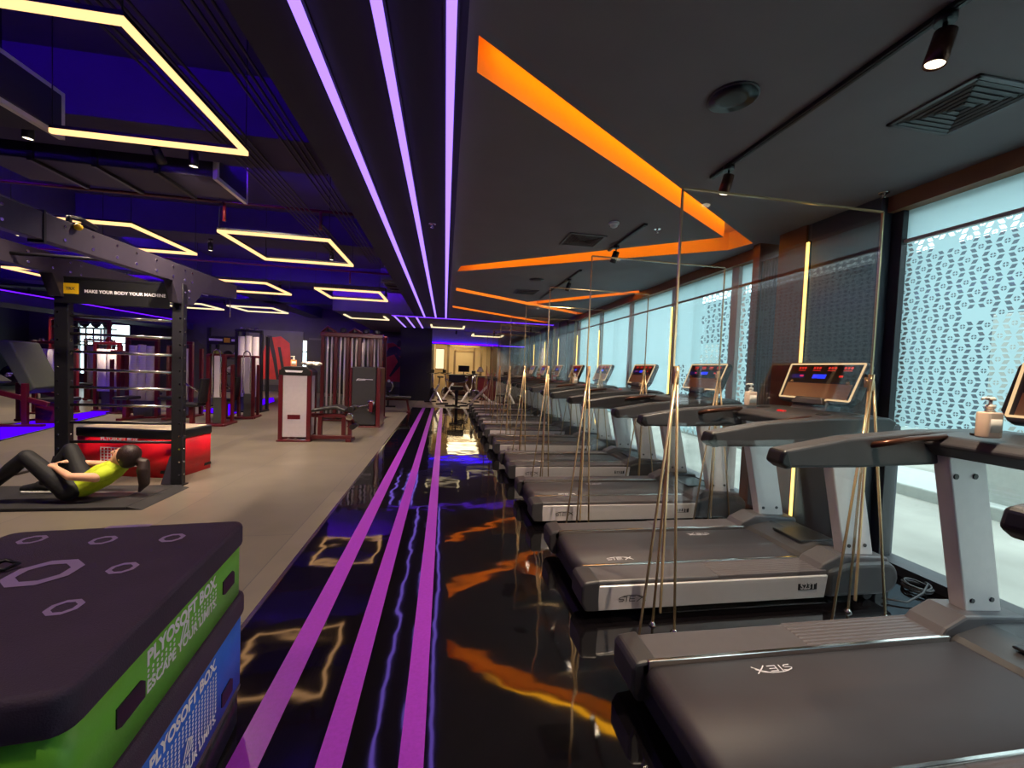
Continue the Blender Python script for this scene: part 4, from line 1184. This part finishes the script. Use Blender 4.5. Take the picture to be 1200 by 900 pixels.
sh.capsule((-3.43,4.545,Zm+.12), WST, .108, .103).capsule(WST, CHS, .103, .114).capsule(CHS, UCH, .114, .098).capsule(UCH, (-3.145,4.583,Zm+.31), .086, .066)
for s_, e_ in ((SN,EN),(SF,EF)):
    sh.capsule(UCH, Vector(UCH).lerp(Vector(s_), .8), .078, .060)
shirt = grown('shirt', sh, M['lime_shirt'], woman, .008, 5)
lg_ = MB().capsule(PEL, (-3.42,4.545,Zm+.12), .104, .102)
for h_, k_, a_ in ((HN,KN,AN),(HF,KF,AF)):
    mid = Vector(k_).lerp(Vector(a_), .3); an = Vector(k_).lerp(Vector(a_), .93)
    lg_.capsule(PEL, h_, .093, .092).capsule(h_, k_, .088, .062).capsule(k_, mid, .060, .061).capsule(mid, an, .061, .043)
grown('leggings', lg_, M['legging'], woman, .008, 5)
for a_ in (AN, AF):
    a = Vector(a_)
    so = MB().capsule(a + Vector((.055,0,-.022)), a + Vector((-.02,0,.0)), .042, .044).capsule(a + Vector((-.02,0,-.01)), a + Vector((-.155,0,-.035)), .044, .034)
    s1 = grown('shoe', so, M['legging'], woman, .007, 4)
    pr = [(a.x+.09,a.y-.03),(a.x+.09,a.y+.03),(a.x-.05,a.y+.042),(a.x-.15,a.y+.04),(a.x-.19,a.y),(a.x-.15,a.y-.04),(a.x-.05,a.y-.042)]
    MB().prism(pr, 'z', Zm, Zm+.024, True).build('sole', M['sole_white'], s1, .004, label='white sole')

# ------------------------------------------------------------------ weight machines
def shroud_machine(label, loc, rot=0, w=.53, h=1.34, shroud='white_shroud', bench=True, cap=True, depth=.38, warn=True):
    t = thing('weight_machine', label, 'weight machine', loc, rot, 'maroon weight machines')
    for x in (.03, w-.03):
        MB().box(x-.035,x+.035,0,.07,.02,h-.06).build('upright', M['maroon'], t, .008)
        MB().box(x-.03,x+.03,depth-.06,depth,.02,h-.10).build('rear_upright', M['maroon'], t, .008)
    MB().box(.066,w-.066,.012,.05,.08,h-.155).build('shroud_panel', M[shroud], t, .006)
    MB().box(w-.045,w-.02,.075,depth-.065,.10,h-.16).build('side_panel', M[shroud], t, .004)
    if warn: MB().box(w*.28,w*.68,.008,.0115,.40,.48).build('warning_plate', M['maroon'], t, label='small dark red warning plate')
    cp = [(0,h-.16),(w,h-.16),(w,h-.09),(w-.07,h-.01),(w-.16,h),(.16,h),(.07,h-.01),(0,h-.09)]
    c = MB().prism(cp, 'y', -.012, depth+.01).build('top_cap', M['plastic_black'], t, .012)
    MB().prism([(.12,h-.105),(w-.15,h-.105),(w-.13,h-.07),(.10,h-.07)], 'y', -.016, -.011).build('cap_badge', M['print_white'], c)
    MB().box(-.02,w+.02,-.03,.09,0,.03).build('base_foot', M['maroon'], t, .006)
    MB().box(-.02,w+.02,depth-.09,depth+.03,0,.03).build('base_foot', M['maroon'], t, .006)
    for x in (.18,.30): MB().cyl((x,-.035,.055),(x,.0,.055),.02,12).build('base_bolt', M['chrome'], t)
    sk = MB()
    for k in range(14): sk.box(.12,w-.12,.13,depth-.12,.10+k*.045,.14+k*.045)
    sk.build('weight_stack', M['stack_steel'], t)
    for x in (.17,w-.17): MB().cyl((x,depth/2,.1),(x,depth/2,h-.16),.012,8).build('guide_rod', M['chrome'], t)
    if bench:
        L_ = 1.24
        MB().box(w-.01,L_,.10,.17,.43,.50).build('bench_rail', M['maroon'], t, .008)
        MB().box(w-.01,L_-.02,.06,.14,.04,.11).build('floor_rail', M['maroon'], t, .008)
        for x in (w+.14, L_-.16, L_-.05): MB().box(x-.035,x+.035,.08,.15,.05,.46).build('bench_leg', M['maroon'], t, .006)
        MB().box(L_-.10,L_+.0,-.02,.32,.0,.05).build('end_foot', M['maroon'], t, .006)
        MB().prism([(w+.02,.53),(w+.42,.60),(w+.43,.66),(w+.02,.585)], 'y', -.03, .30).build('chest_pad', M['pad_black'], t, .02, 3)
        MB().prism([(w+.40,.60),(L_-.10,.545),(L_-.10,.60),(w+.41,.665)], 'y', -.04, .31).build('seat_pad', M['pad_black'], t, .02, 3)
        MB().cyl((L_-.02,-.06,.60),(L_-.02,.34,.60),.055,16).build('roller_pad', M['pad_black'], t)
        MB().cyl((L_+.02,-.04,.28),(L_+.02,.34,.28),.05,16).build('roller_pad', M['pad_black'], t)
        MB().tube([(L_-.10,.12,.42),(L_-.03,.12,.46),(L_,.12,.36),(L_+.02,.12,.28)],.022,8).build('lever_arm', M['maroon'], t)
        MB().lathe([(.04,-.01),(.07,-.012),(.07,.012),(.04,.01)],(0,0,0),18).xf(Matrix.Translation((L_-.04,-.02,.47)) @ Matrix.Rotation(PI/2,4,'X')).build('cam_wheel', M['chrome'], t)
    return t
A = shroud_machine('nearest maroon machine with a tall white shroud and a black leg-curl bench', (-2.88,7.78,0), 0)
# towel, bottle and box lying on its top
b = dup(b1, (-2.68,7.90,1.342), .3, 'orange bottle on top of the nearest white shrouded machine', 'bottles on the machine tops')
for c in b.children:
    if c.name.startswith('bottle_body'): c.data = c.data.copy(); c.data.materials[0] = M['bottle_orange']
tw = MB()
n = 12
for i in range(n):
    for j in range(n):
        def q(i, j):
            return (-.18+.36*i/n, -.10+.20*j/n, .02 + .028*math.sin(i*1.1)*math.cos(j*.9) + .02*math.sin(j*1.7+i*.3))
        pass
vs = [(-.14+.28*i/n, -.10+.20*j/n, .035 + .018*math.sin(i*1.1)*math.cos(j*.9) + .012*math.sin(j*1.7+i*.3)) for i in range(n+1) for j in range(n+1)]
fs = [(i*(n+1)+j, (i+1)*(n+1)+j, (i+1)*(n+1)+j+1, i*(n+1)+j+1) for i in range(n) for j in range(n)]
tw.add(vs, fs, True)
tw = tw.build('towel', M['paper_white'], None, loc=(-2.56+.15,8.02,1.349)); sm = tw.modifiers.new('t','SOLIDIFY'); sm.thickness = .028; sm.offset = -1
tag(tw, 'crumpled white cloth lying on top of the nearest white shrouded machine', 'towel')

B = thing('weight_machine', 'maroon machine with a plain black shroud and white badge, by the black floor', 'weight machine', (-2.04,9.6,0), 0, 'maroon weight machines')
MB().box(0,.52,0,.05,.05,1.36).build('shroud_panel', M['black_shroud'], B, .02, 3)
MB().box(.525,.62,0,.62,.02,1.36).build('side_frame', M['maroon'], B, .02, 3)
MB().box(-.06,-.005,.02,.62,.02,1.34).build('side_frame', M['maroon'], B, .02, 3)
MB().box(0,.52,.56,.62,.05,1.36).build('rear_panel', M['black_shroud'], B, .02)
MB().box(-.08,.64,-.02,.66,0,.03).build('base_foot', M['maroon'], B, .006)
lgm = MB(); put(lgm, stroke_geo([[(0,0),(.25,.45),(.6,.5)],[(.2,.1),(.6,.5),(1.0,.45),(2.0,.45),(3.2,.40),(4.4,.38)],[(.5,.1),(1.2,.15),(2.4,.22)]], .16), (.09,-.001,1.05), (1,0,0), (0,0,1), .36)
lgm.build('shroud_badge', M['print_white'], B, label='white brush-stroke badge')
MB().tube([(-.28,-.10,.40),(.0,-.10,.45),(.46,-.10,.53)], .018, 8).build('lever_arm', M['chrome'], B)
MB().lathe([(.02,-.014),(.07,-.014),(.07,.014),(.02,.014)],(0,0,0),18).xf(Matrix.Translation((.44,-.10,.56)) @ Matrix.Rotation(PI/2,4,'X')).build('pulley', M['chrome'], B)
MB().lathe([(.015,-.012),(.055,-.012),(.055,.012),(.015,.012)],(0,0,0),18).xf(Matrix.Translation((.42,-.10,.42)) @ Matrix.Rotation(PI/2,4,'X')).build('pulley', M['chrome'], B)
MB().box(.40,.48,-.14,.0,.36,.60).build('pulley_bracket', M['maroon'], B, .008)

# cable tower
T = thing('cable_tower', 'tall maroon multi-station cable tower with chrome guide rods', 'cable tower', (-2.95,10.6,0))
for x in (.0,.30,.58,.86,1.14,1.36):
    MB().box(x-.04,x+.04,0,.08,.03,2.12).build('upright', M['maroon'], T, .01)
for x in (.0,1.36): MB().box(x-.04,x+.04,.72,.80,.03,2.12).build('rear_upright', M['maroon'], T, .01)
MB().box(-.06,1.42,-.02,.10,2.06,2.17).build('top_beam', M['maroon'], T, .02)
MB().box(-.06,1.42,.70,.82,2.06,2.17).build('top_beam', M['maroon'], T, .02)
MB().box(-.06,1.42,-.06,.86,0,.04).build('base_frame', M['maroon'], T, .01)
for x in (.15,.45,.72,1.0,1.25):
    MB().cyl((x-.05,.06,.1),(x-.05,.06,2.06),.022,10).build('guide_rod', M['silver_paint'], T)
    MB().cyl((x+.05,.06,.1),(x+.05,.06,2.06),.022,10).build('guide_rod', M['silver_paint'], T)
    MB().box(x-.09,x+.09,.20,.24,.65,2.05).build('shroud_panel', M['black_shroud'], T)
    sk = MB()
    for k in range(12): sk.box(x-.10,x+.10,.06,.2,.05+k*.045,.09+k*.045)
    sk.build('weight_stack', M['stack_steel'], T)
    MB().lathe([(.02,-.016),(.075,-.016),(.075,.016),(.02,.016)],(0,0,0),16).xf(Matrix.Translation((x,.06,2.22)) @ Matrix.Rotation(PI/2,4,'X')).build('pulley', M['plastic_black'], T)
MB().tube([(-.02,.04,2.17),(.10,.04,2.30),(.30,.04,2.17)],.03,8).build('top_arch', M['maroon'], T)
MB().tube([(.6,.04,2.17),(.72,.04,2.28),(.9,.04,2.17)],.03,8).build('top_arch', M['maroon'], T)
MB().box(1.05,1.33,-.12,-.02,.35,.66).build('seat_bracket', M['maroon'], T, .02)

def lobed(label, loc, rot=0, w=.52, h=1.75, z0=.38, n=3, frame='matte_steel', base=True, seat=True, mtr='white_shroud'):
    t = thing('weight_machine', label, 'weight machine', loc, rot, 'machines with ribbed white shrouds')
    for k in range(n):
        x = w*(k+.5)/n
        c = w/n*.47
        pr = [(x-c,0),(x-c*.55,-.028),(x,-.036),(x+c*.55,-.028),(x+c,0),(x+c,.03),(x-c,.03)]
        MB().prism(pr, 'z', z0, h-.02*abs(k-(n-1)/2), True).build('shroud_fin', M[mtr], t)
    for x in (-.045, w+.045): MB().box(x-.035,x+.035,.0,.08,.02,h+.1).build('upright', M[frame], t, .008)
    for x in (-.045, w+.045): MB().box(x-.035,x+.035,.4,.48,.02,h+.02).build('rear_upright', M[frame], t, .008)
    MB().box(-.08,w+.08,.0,.08,h+.10,h+.17).build('top_beam', M[frame], t, .01)
    for k in range(n):
        x = w*(k+.5)/n
        MB().tube([(x-.05,.03,h+.12),(x-.03,.03,h+.21),(x+.03,.03,h+.21),(x+.05,.03,h+.12)],.016,8).build('pulley_guard', M['chrome'], t)
    MB().box(-.09,w+.09,-.05,.5,0,.04).build('base_frame', M[frame], t, .008)
    MB().box(.06,w-.06,.05,.35,.04,z0).build('weight_stack', M['stack_steel'], t)
    if seat:
        MB().box(w*.5-.15,w*.5+.15,-.62,-.22,.46,.53).build('seat_pad', M['pad_black'], t, .025, 3)
        MB().box(w*.5-.04,w*.5+.04,-.5,-.42,.03,.46).build('seat_post', M[frame], t, .006)
        MB().box(w*.5-.05,w*.5+.05,-.66,.02,.02,.07).build('seat_foot', M[frame], t, .006)
        MB().prism([(-.20,.56),(-.14,.56),(-.10,1.05),(-.16,1.05)], 'x', w*.5-.14, w*.5+.14).build('back_pad', M['pad_black'], t, .02, 3) if False else None
    return t
lobed('white ribbed shroud machine in front of the left mural, dark frame', (-5.47,12.0,0), 0, .52, 2.05, .42, seat=False)
lobed('white shroud machine standing behind the black shrouded machine', (-2.58,12.0,0), 0, .55, 2.02, .9, 4, 'maroon', seat=False)
lobed('wide maroon machine with three white fins, seen through the rig bars', (-7.02,10.5,0), 0, .50, 1.66, .40, 3, 'maroon')
lobed('narrow maroon machine with a single white panel, right half of the rig opening', (-6.15,10.7,0), 0, .22, 1.62, .42, 1, 'maroon')
lobed('white shroud machine at the far left behind the leg press', (-9.15,10.9,0), 0, .42, 1.50, .55, 2, 'maroon', seat=False)
lobed('white shroud machine at the far left, half hidden by the rig post', (-8.45,11.6,0), 0, .42, 1.55, .5, 2, 'maroon', seat=False)
lobed('grey shroud machine deep at the left by the back window', (-10.9,14.6,0), .15, .6, 1.7, .4, 3, 'maroon')

# frames with chrome guards right of the rig
def guard_machine(label, loc, rot=0):
    t = thing('weight_machine', label, 'weight machine', loc, rot, 'maroon machines with chrome guards')
    for x in (.0,.30):
        MB().box(x-.035,x+.035,.0,.07,.03,1.50).build('upright', M['maroon'], t, .01)
    MB().tube([(.10,-.03,.62),(.10,-.03,1.45),(.12,-.03,1.58),(.18,-.03,1.62),(.24,-.03,1.58),(.26,-.03,1.45),(.26,-.03,.62)], .014, 8).build('guard_loop', M['chrome'], t)
    MB().box(.12,.24,.0,.03,.60,1.48).build('guard_panel', M['white_shroud'], t, .008)
    MB().box(.10,.26,.02,.2,.05,.60).build('weight_stack', M['stack_steel'], t, .006)
    MB().tube([(-.02,.03,.55),(-.12,-.1,.72),(-.42,-.22,.98)], .018, 8).build('lever_arm', M['chrome'], t)
    MB().cyl((-.40,-.34,.96),(-.40,-.10,.96),.03,12).build('hand_grip', M['plastic_black'], t)
    MB().box(-.38,-.04,-.28,.04,.42,.49).build('seat_pad', M['pad_black'], t, .025, 3)
    MB().prism([(-.06,.5),(.0,.5),(.04,1.0),(-.02,1.0)], 'y', -.26, .02).build('back_pad', M['pad_black'], t, .02, 3)
    MB().box(-.25,-.18,-.16,-.08,.04,.42).build('seat_post', M['maroon'], t, .006)
    MB().box(-.45,.38,-.06,.02,.0,.05).build('base_rail', M['maroon'], t, .008)
    MB().box(-.04,.36,-.10,.5,.0,.045).build('base_rail', M['maroon'], t, .008)
    MB().box(.27,.33,.35,.42,.03,1.3).build('rear_upright', M['maroon'], t, .01)
    MB().box(-.03,.33,.03,.40,1.46,1.52).build('top_frame', M['maroon'], t, .01)
    return t
g0 = guard_machine('maroon press machine with a chrome guard loop just right of the rig post', (-4.90,9.5,0))
dup(g0, (-4.85,10.7,0), .1, 'maroon press machine with a chrome guard loop, behind the one by the rig post')
dup(g0, (-7.55,11.6,0), PI, 'maroon press machine with a chrome guard seen at the left edge of the rig opening')

def leg_press(label, loc, rot=0):
    t = thing('leg_press', label, 'leg press', loc, rot)
    for x in (.0,.62):
        MB().box(x-.04,x+.04,0,.08,.03,.82).build('front_leg', M['maroon'], t, .01)
        MB().box(x-.04,x+.04,.85,.93,.03,.78).build('rear_leg', M['maroon'], t, .01)
    MB().box(-.06,.9,-.02,.08,0,.05).build('base_rail', M['maroon'], t, .01)
    MB().box(-.06,.9,.84,.95,0,.05).build('base_rail', M['maroon'], t, .01)
    MB().bar((.0,.06,.72),(.95,.06,.42),.07,.09).build('slide_rail', M['maroon'], t, .01)
    MB().bar((.0,.88,.72),(.95,.88,.42),.07,.09).build('slide_rail', M['maroon'], t, .01)
    MB().prism([(.10,1.62),(.36,1.60),(.72,.72),(.56,.60)], 'y', .12, .82).build('back_pad', M['pad_olive'], t, .03, 3)
    MB().box(.62,1.05,.15,.80,.44,.52).build('seat_pad', M['pad_black'], t, .03, 3)
    MB().box(.66,1.0,.2,.28,.04,.44).build('seat_post', M['maroon'], t, .01)
    MB().bar((-.48,.47,1.1),(-.05,.47,.80),.62,.05).build('foot_plate', M['plastic_dark'], t, .01)
    for y in (-.10,1.05):
        for k in range(3):
            MB().lathe([(.03,-.02),(.2-.02*k,-.02),(.2-.02*k,.02),(.03,.02)],(0,0,0),22).xf(Matrix.Translation((-.20,y-.05*k*(1 if y<0 else -1),.92)) @ Matrix.Rotation(PI/2,4,'X')).build('weight_plate', M['plastic_black'], t)
        MB().cyl((-.20,y-.18,.92),(-.20,y+.18,.92),.024,10).build('plate_horn', M['chrome'], t)
    MB().cyl((.38,.02,1.0),(.38,.92,1.0),.016,8).build('safety_handle', M['chrome'], t)
    return t
leg_press('leg press with an olive back pad and black plates at the far left', (-8.35,8.9,0), .15)

def tower_balls():
    t = thing('storage_rack', 'maroon rack of dark medicine balls over chrome tubes at the far left', 'rack', (-10.0,12.3,0))
    for x in (0,1.3):
        MB().box(x-.035,x+.035,0,.07,.02,2.25).build('upright', M['maroon'], t, .01)
        MB().box(x-.05,x+.05,-.1,.4,0,.03).build('foot', M['maroon'], t, .006)
    for z in (.6,1.62,2.06): MB().box(0,1.3,.0,.30,z,z+.035).build('shelf', M['matte_steel'], t, .006)
    MB().box(-.04,1.34,.02,.06,2.25,2.31).build('top_rail', M['maroon'], t, .01)
    for k in range(7): MB().cyl((.14+k*.17,.2,1.66),(.14+k*.17,.2,2.06),.018,8).build('rack_tube', M['chrome'], t)
    return t
tower_balls()
bp = MB().sphere((0,0,0),.095,20,12).build('medicine_ball', M['rubber'], None, loc=(-9.85,12.43,2.193))
MB().lathe([(.0955,-.006),(.097,0),(.0955,.006)],(0,0,0),24).build('seam', M['plastic_mid'], bp)
tag(bp, 'dark medicine ball on the top shelf of the rack at far left', 'ball', 'medicine balls on the top shelf')
for k in range(1,5): dup(bp, (-9.85+k*.26,12.43,2.193), k*.7)

# storage rack with a yellow badge
r2 = thing('storage_rack', 'black storage rack with a yellow badge and wall balls, right of the rig', 'rack', (-6.75,13.1,0))
for x in (0,.92):
    MB().box(x-.04,x+.04,0,.08,.02,2.3).build('upright', M['matte_steel'], r2, .008)
    MB().box(x-.04,x+.04,.45,.53,.02,1.9).build('rear_upright', M['matte_steel'], r2, .008)
    MB().box(x-.05,x+.05,-.08,.55,0,.03).build('foot', M['matte_steel'], r2, .006)
for z in (.45,.95,1.40): MB().box(.0,.92,.02,.5,z,z+.03).build('shelf', M['matte_steel'], r2, .006)
s2 = MB().box(-.02,.94,-.02,.0,1.82,2.06).build('sign_board', M['plastic_black'], r2, .006)
MB().box(.42,.58,-.026,-.02,1.88,2.02).build('yellow_badge', M['yellow_sign'], s2)
for x0, x1 in ((.03,.38),(.62,.90)): MB().box(x0,x1,-.025,-.02,1.92,1.985).build('sign_bar', M['white_paint'], s2)
D('ball_lime', rgb(150,160,60), .6)
k = 0
for (x, z, m_, lab) in ((.14,1.43,'ball_lime','lime wall ball on the upper shelf of the badge rack'),(.40,1.43,'rubber','black wall ball on the upper shelf of the badge rack'),(.68,1.43,'white_shroud','pale wall ball on the upper shelf of the badge rack'),
    (.18,.98,'rubber','black wall ball at the left of the middle shelf of the badge rack'),(.50,.98,'white_shroud','pale wall ball on the middle shelf of the badge rack'),(.78,.98,'rubber','black wall ball at the right of the middle shelf of the badge rack'),
    (.30,.48,'rubber','black wall ball at the left of the bottom shelf of the badge rack'),(.65,.48,'rubber','black wall ball at the right of the bottom shelf of the badge rack')):
    o = MB().sphere((0,0,0),.115,20,12).build('wall_ball', M[m_], None, loc=(-6.75+x,13.35,z+.115))
    MB().lathe([(.1155,-.006),(.117,0),(.1155,.006)],(0,0,0),24).build('seam', M['plastic_mid'], o)
    tag(o, lab, 'ball', 'wall balls on the badge rack')

# flat bench and bar by the back wall
def bench(label, loc, rot=0, pad='pad_black', L_=1.15):
    t = thing('weight_bench', label, 'bench', loc, rot, 'flat benches')
    MB().box(0,L_,-.15,.15,.42,.49).build('bench_pad', M[pad], t, .025, 3)
    MB().box(.05,L_-.05,-.03,.03,.36,.42).build('bench_rail', M['maroon'], t, .008)
    for x in (.10, L_-.10):
        MB().bar((x,0,.38),(x+(.06 if x>.5 else -.06),0,.04),.06,.06).build('bench_leg', M['maroon'], t, .006)
        MB().box(x-.05+(.06 if x>.5 else -.06),x+.05+(.06 if x>.5 else -.06),-.22,.22,0,.05).build('bench_foot', M['maroon'], t, .006)
    return t
be = bench('flat black bench to the right of the black shrouded machine', (-2.15,12.75,0))
bench('bench with a violet lit pad behind the glass partitions, left one', (2.0,14.7,0), 1.3, 'pad_black', 1.1)
bench('bench with a violet lit pad behind the glass partitions, right one', (2.8,14.7,0), 1.4, 'pad_black', 1.1)
t = thing('barbell_stand', 'chrome sloping bar on a low stand in front of the right mural', 'barbell stand', (-2.5,14.2,0))
MB().box(0,.9,-.03,.03,0,.05).build('base', M['matte_steel'], t, .006); MB().box(.62,.68,-.03,.03,.05,.55).build('post', M['matte_steel'], t, .006)
MB().cyl((.0,0,1.0),(.62,0,.5),.02,10).build('bar', M['chrome'], t)
MB().tube([(.62,0,.5),(.74,0,.56),(.80,0,.72),(.74,0,.86)],.025,8).build('yoke', M['chrome'], t); MB().sphere((.66,0,.88),.05,12,8).build('knob', M['white_paint'], t)
MB().box(.02,.08,-.025,.025,.05,.98).build('support', M['matte_steel'], t, .006)

# murals: red poster patches with a dark running figure
def mural(label, x0, x1, z0, z1, fig):
    t = thing('wall_poster', label, 'poster', ((x0+x1)/2, 19.985, 0))
    w = (x1-x0)/2
    MB().box(-w-.5,w+.5,-.012,.012,z0-.25,z1+.25).build('poster_sheet', M['mural_grey'], t)
    MB().prism([(-w,z0),(w*.95,z0),(w,z0+.35*(z1-z0)),(w*.9,z1-.3),(w*.3,z1),(-w*.5,z1-.1),(-w,z1-.5*(z1-z0))], 'y', -.018, -.011).build('red_patch', M['mural_red'], t)
    f_ = MB()
    for pl in fig: f_.prism([(x*w, z0+z*(z1-z0)) for x, z in pl], 'y', -.024, -.017)
    f_.build('dark_figure', M['mural_dark'], t)
    return t
mural('red poster with a dark running figure on the back wall, right of the machines', -3.40, -1.92, .62, 2.45,
      [[(-.9,.35),(-.75,.33),(-.1,.62),(.5,.72),(.95,.60),(.95,.78),(.45,.92),(.05,.86),(-.3,.62)], [(.35,.72),(.6,.70),(1.0,.52),(.2,.12),(.1,.14),(.62,.52)], [(.55,.9),(.75,.9),(.85,1.0),(.7,1.08),(.55,1.02)]])
mural('red poster with dark legs on the back wall, left of the cable tower', -8.15, -6.9, .55, 2.5,
      [[(-.6,1.0),(-.3,1.0),(.0,.55),(.25,.0),(.05,.0),(-.2,.45)], [(.1,.75),(.3,.75),(.55,.3),(.6,.0),(.42,.0),(.35,.3)]])
for k, (x, z) in enumerate(((-5.6,2.45),(-3.9,2.5))):
    o = MB().box(-.55,.55,-.02,.0,-.04,.04).build('wall_sign', M['mural_grey'], None, loc=(x,19.998,z))
    tag(o, ['faint grey lettering strip above the left machines on the back wall','faint grey lettering strip above the right machines on the back wall'][k], 'sign')

# ------------------------------------------------------------------ cardio bikes and counter at the far end
def bike(label, loc, rot=0):
    t = thing('spin_bike', label, 'exercise bike', loc, rot, 'bikes at the far end of the gym')
    MB().box(-.25,.25,-.52,-.46,0,.05).build('rear_foot', M['matte_steel'], t, .008)
    MB().box(-.25,.25,.46,.52,0,.05).build('front_foot', M['matte_steel'], t, .008)
    MB().bar((0,-.48,.05),(0,.10,.50),.06,.08).build('frame_tube', M['silver_paint'], t, .01)
    MB().bar((0,.48,.05),(0,-.18,.72),.06,.08).build('frame_tube', M['silver_paint'], t, .01)
    MB().lathe([(.03,-.02),(.20,-.03),(.23,-.02),(.23,.02),(.20,.03),(.03,.02)],(0,0,0),28).xf(Matrix.Translation((0,.30,.36)) @ Matrix.Rotation(PI/2,4,'Y')).build('flywheel', M['chrome'], t)
    MB().cyl((0,-.18,.68),(0,-.24,1.0),.025,10).build('seat_post', M['chrome'], t)
    MB().prism([(-.03,-.08),(.03,-.08),(.11,-.34),(.09,-.38),(-.09,-.38),(-.11,-.34)], 'z', 1.0, 1.06).build('saddle', M['pad_black'], t, .018, 3)
    MB().cyl((0,.26,.55),(0,.34,1.12),.028,10).build('handle_post', M['chrome'], t)
    MB().tube([(-.2,.18,1.18),(-.22,.4,1.16),(0,.36,1.12),(.22,.4,1.16),(.2,.18,1.18)],.018,8).build('handlebar', M['pad_black'], t)
    MB().box(-.09,.09,.38,.41,1.16,1.30).build('display', M['plastic_black'], t, .01)
    MB().lathe([(.02,-.02),(.09,-.02),(.09,.02),(.02,.02)],(0,0,0),18).xf(Matrix.Translation((.06,.0,.34)) @ Matrix.Rotation(PI/2,4,'Y')).build('crank_ring', M['plastic_black'], t)
    for s_ in (-1,1):
        MB().bar((.10*s_,0,.34),(.10*s_,.05*s_,.34-.15*s_),.02,.03).build('crank_arm', M['chrome'], t)
        MB().box(.10*s_-.01,.10*s_+.09*s_,.05*s_-.05,.05*s_+.05,.33-.15*s_-.02,.33-.15*s_).build('pedal', M['plastic_black'], t, .004)
    return t
k0 = bike('silver exercise bike beside the black wall, left of the bikes', (-.30,16.1,0), .5)
dup(k0, (.95,16.6,0), -.6, 'exercise bike in the middle of the far opening')
dup(k0, (1.45,15.7,0), 1.1, 'exercise bike at the right of the far opening')
dup(k0, (.25,17.6,0), 2.4, 'exercise bike deeper in the far room, left')
dup(k0, (2.6,16.35,0), .3, 'exercise bike behind the far glass partitions')
# black machine on a cross foot in the middle
t = thing('stepper', 'black machine on a cross-shaped foot in front of the far bikes', 'exercise machine', (.45,15.0,0))
for rz in (0, PI/2):
    MB().box(-.42,.42,-.05,.05,0,.06).xf(Matrix.Rotation(rz+.2,4,'Z')).build('cross_foot', M['plastic_black'], t, .01)
MB().cyl((0,0,.05),(0,0,.62),.05,14,.07).build('column', M['plastic_black'], t)
MB().box(-.24,.24,-.2,.2,.60,.74).build('seat_block', M['pad_black'], t, .04, 3)
MB().box(-.30,.30,.14,.22,.86,1.16).build('back_pad', M['pad_black'], t, .03, 3); MB().cyl((0,.2,.7),(0,.2,.95),.025,8).build('back_post', M['chrome'], t)
MB().tube([(-.36,-.05,.98),(-.34,.1,.92),(-.1,.14,.86)],.02,8).build('arm_rest', M['chrome'], t); MB().tube([(.36,-.05,.98),(.34,.1,.92),(.1,.14,.86)],.02,8).build('arm_rest', M['chrome'], t)
# counter with bottles
t = thing('counter', 'dark red counter at the right of the far opening', 'counter', (2.0,18.2,0))
MB().box(-.55,.6,-.3,.3,.04,1.02).build('counter_body', M['maroon'], t, .01); MB().box(-.6,.65,-.34,.34,1.02,1.07).build('counter_top', M['plastic_dark'], t, .008); MB().box(-.52,.57,-.27,.27,0,.04).build('plinth', M['plastic_black'], t)
for k in range(3):
    dup(b1, (1.9+k*.16,18.1,1.071), .2*k, ['left pinkish bottle on the far red counter','middle pinkish bottle on the far red counter','right pinkish bottle on the far red counter'][k], 'bottles on the far counter')
t = thing('table_lamp', 'pale table lamp at the left end of the far red counter', 'lamp', (1.55,18.1,1.071))
MB().lathe([(.07,0),(.07,.015),(.015,.03),(.012,.2)],(0,0,0),18).build('lamp_base', M['brass_edge'], t)
MB().lathe([(.16,.18),(.06,.40),(.055,.40),(.155,.18)],(0,0,0),20).build('lamp_shade', M['paper_white'], t)
# dark column with a tv-like panel by the opening
t = thing('desk', 'pale reception desk in the lobby behind the bikes', 'desk', (.9,21.0,0))
MB().box(-.7,.7,-.3,.3,.05,1.0).build('desk_body', M['wood_far'], t, .01); MB().box(-.75,.75,-.35,.35,1.0,1.05).build('desk_top', M['plastic_dark'], t, .008); MB().box(-.65,.65,-.26,.26,0,.05).build('plinth', M['plastic_black'], t)
t = thing('monitor', 'dark screen on the reception desk', 'monitor', (.95,21.0,1.051))
MB().box(-.12,.12,-.08,.08,0,.015).build('monitor_foot', M['plastic_black'], t, .004); MB().box(-.02,.02,.0,.02,.015,.16).build('monitor_neck', M['plastic_black'], t); MB().box(-.28,.28,-.015,.015,.14,.46).build('screen', M['plastic_black'], t, .006)

# ------------------------------------------------------------------ daylight and view
w = bpy.data.worlds.new('sky'); bpy.context.scene.world = w; w.use_nodes = True
bg = w.node_tree.nodes['Background']; bg.inputs[0].default_value = (.78,.92,.98,1); bg.inputs[1].default_value = 2.6
sc = bpy.context.scene
sc.view_settings.view_transform = 'Standard'; sc.view_settings.look = 'None'
sc.view_settings.gamma = 1.0; sc.view_settings.use_curve_mapping = False
sc.view_settings.exposure = 0.8
sc.cycles.transparent_max_bounces = 48
sc.cycles.max_bounces = 8
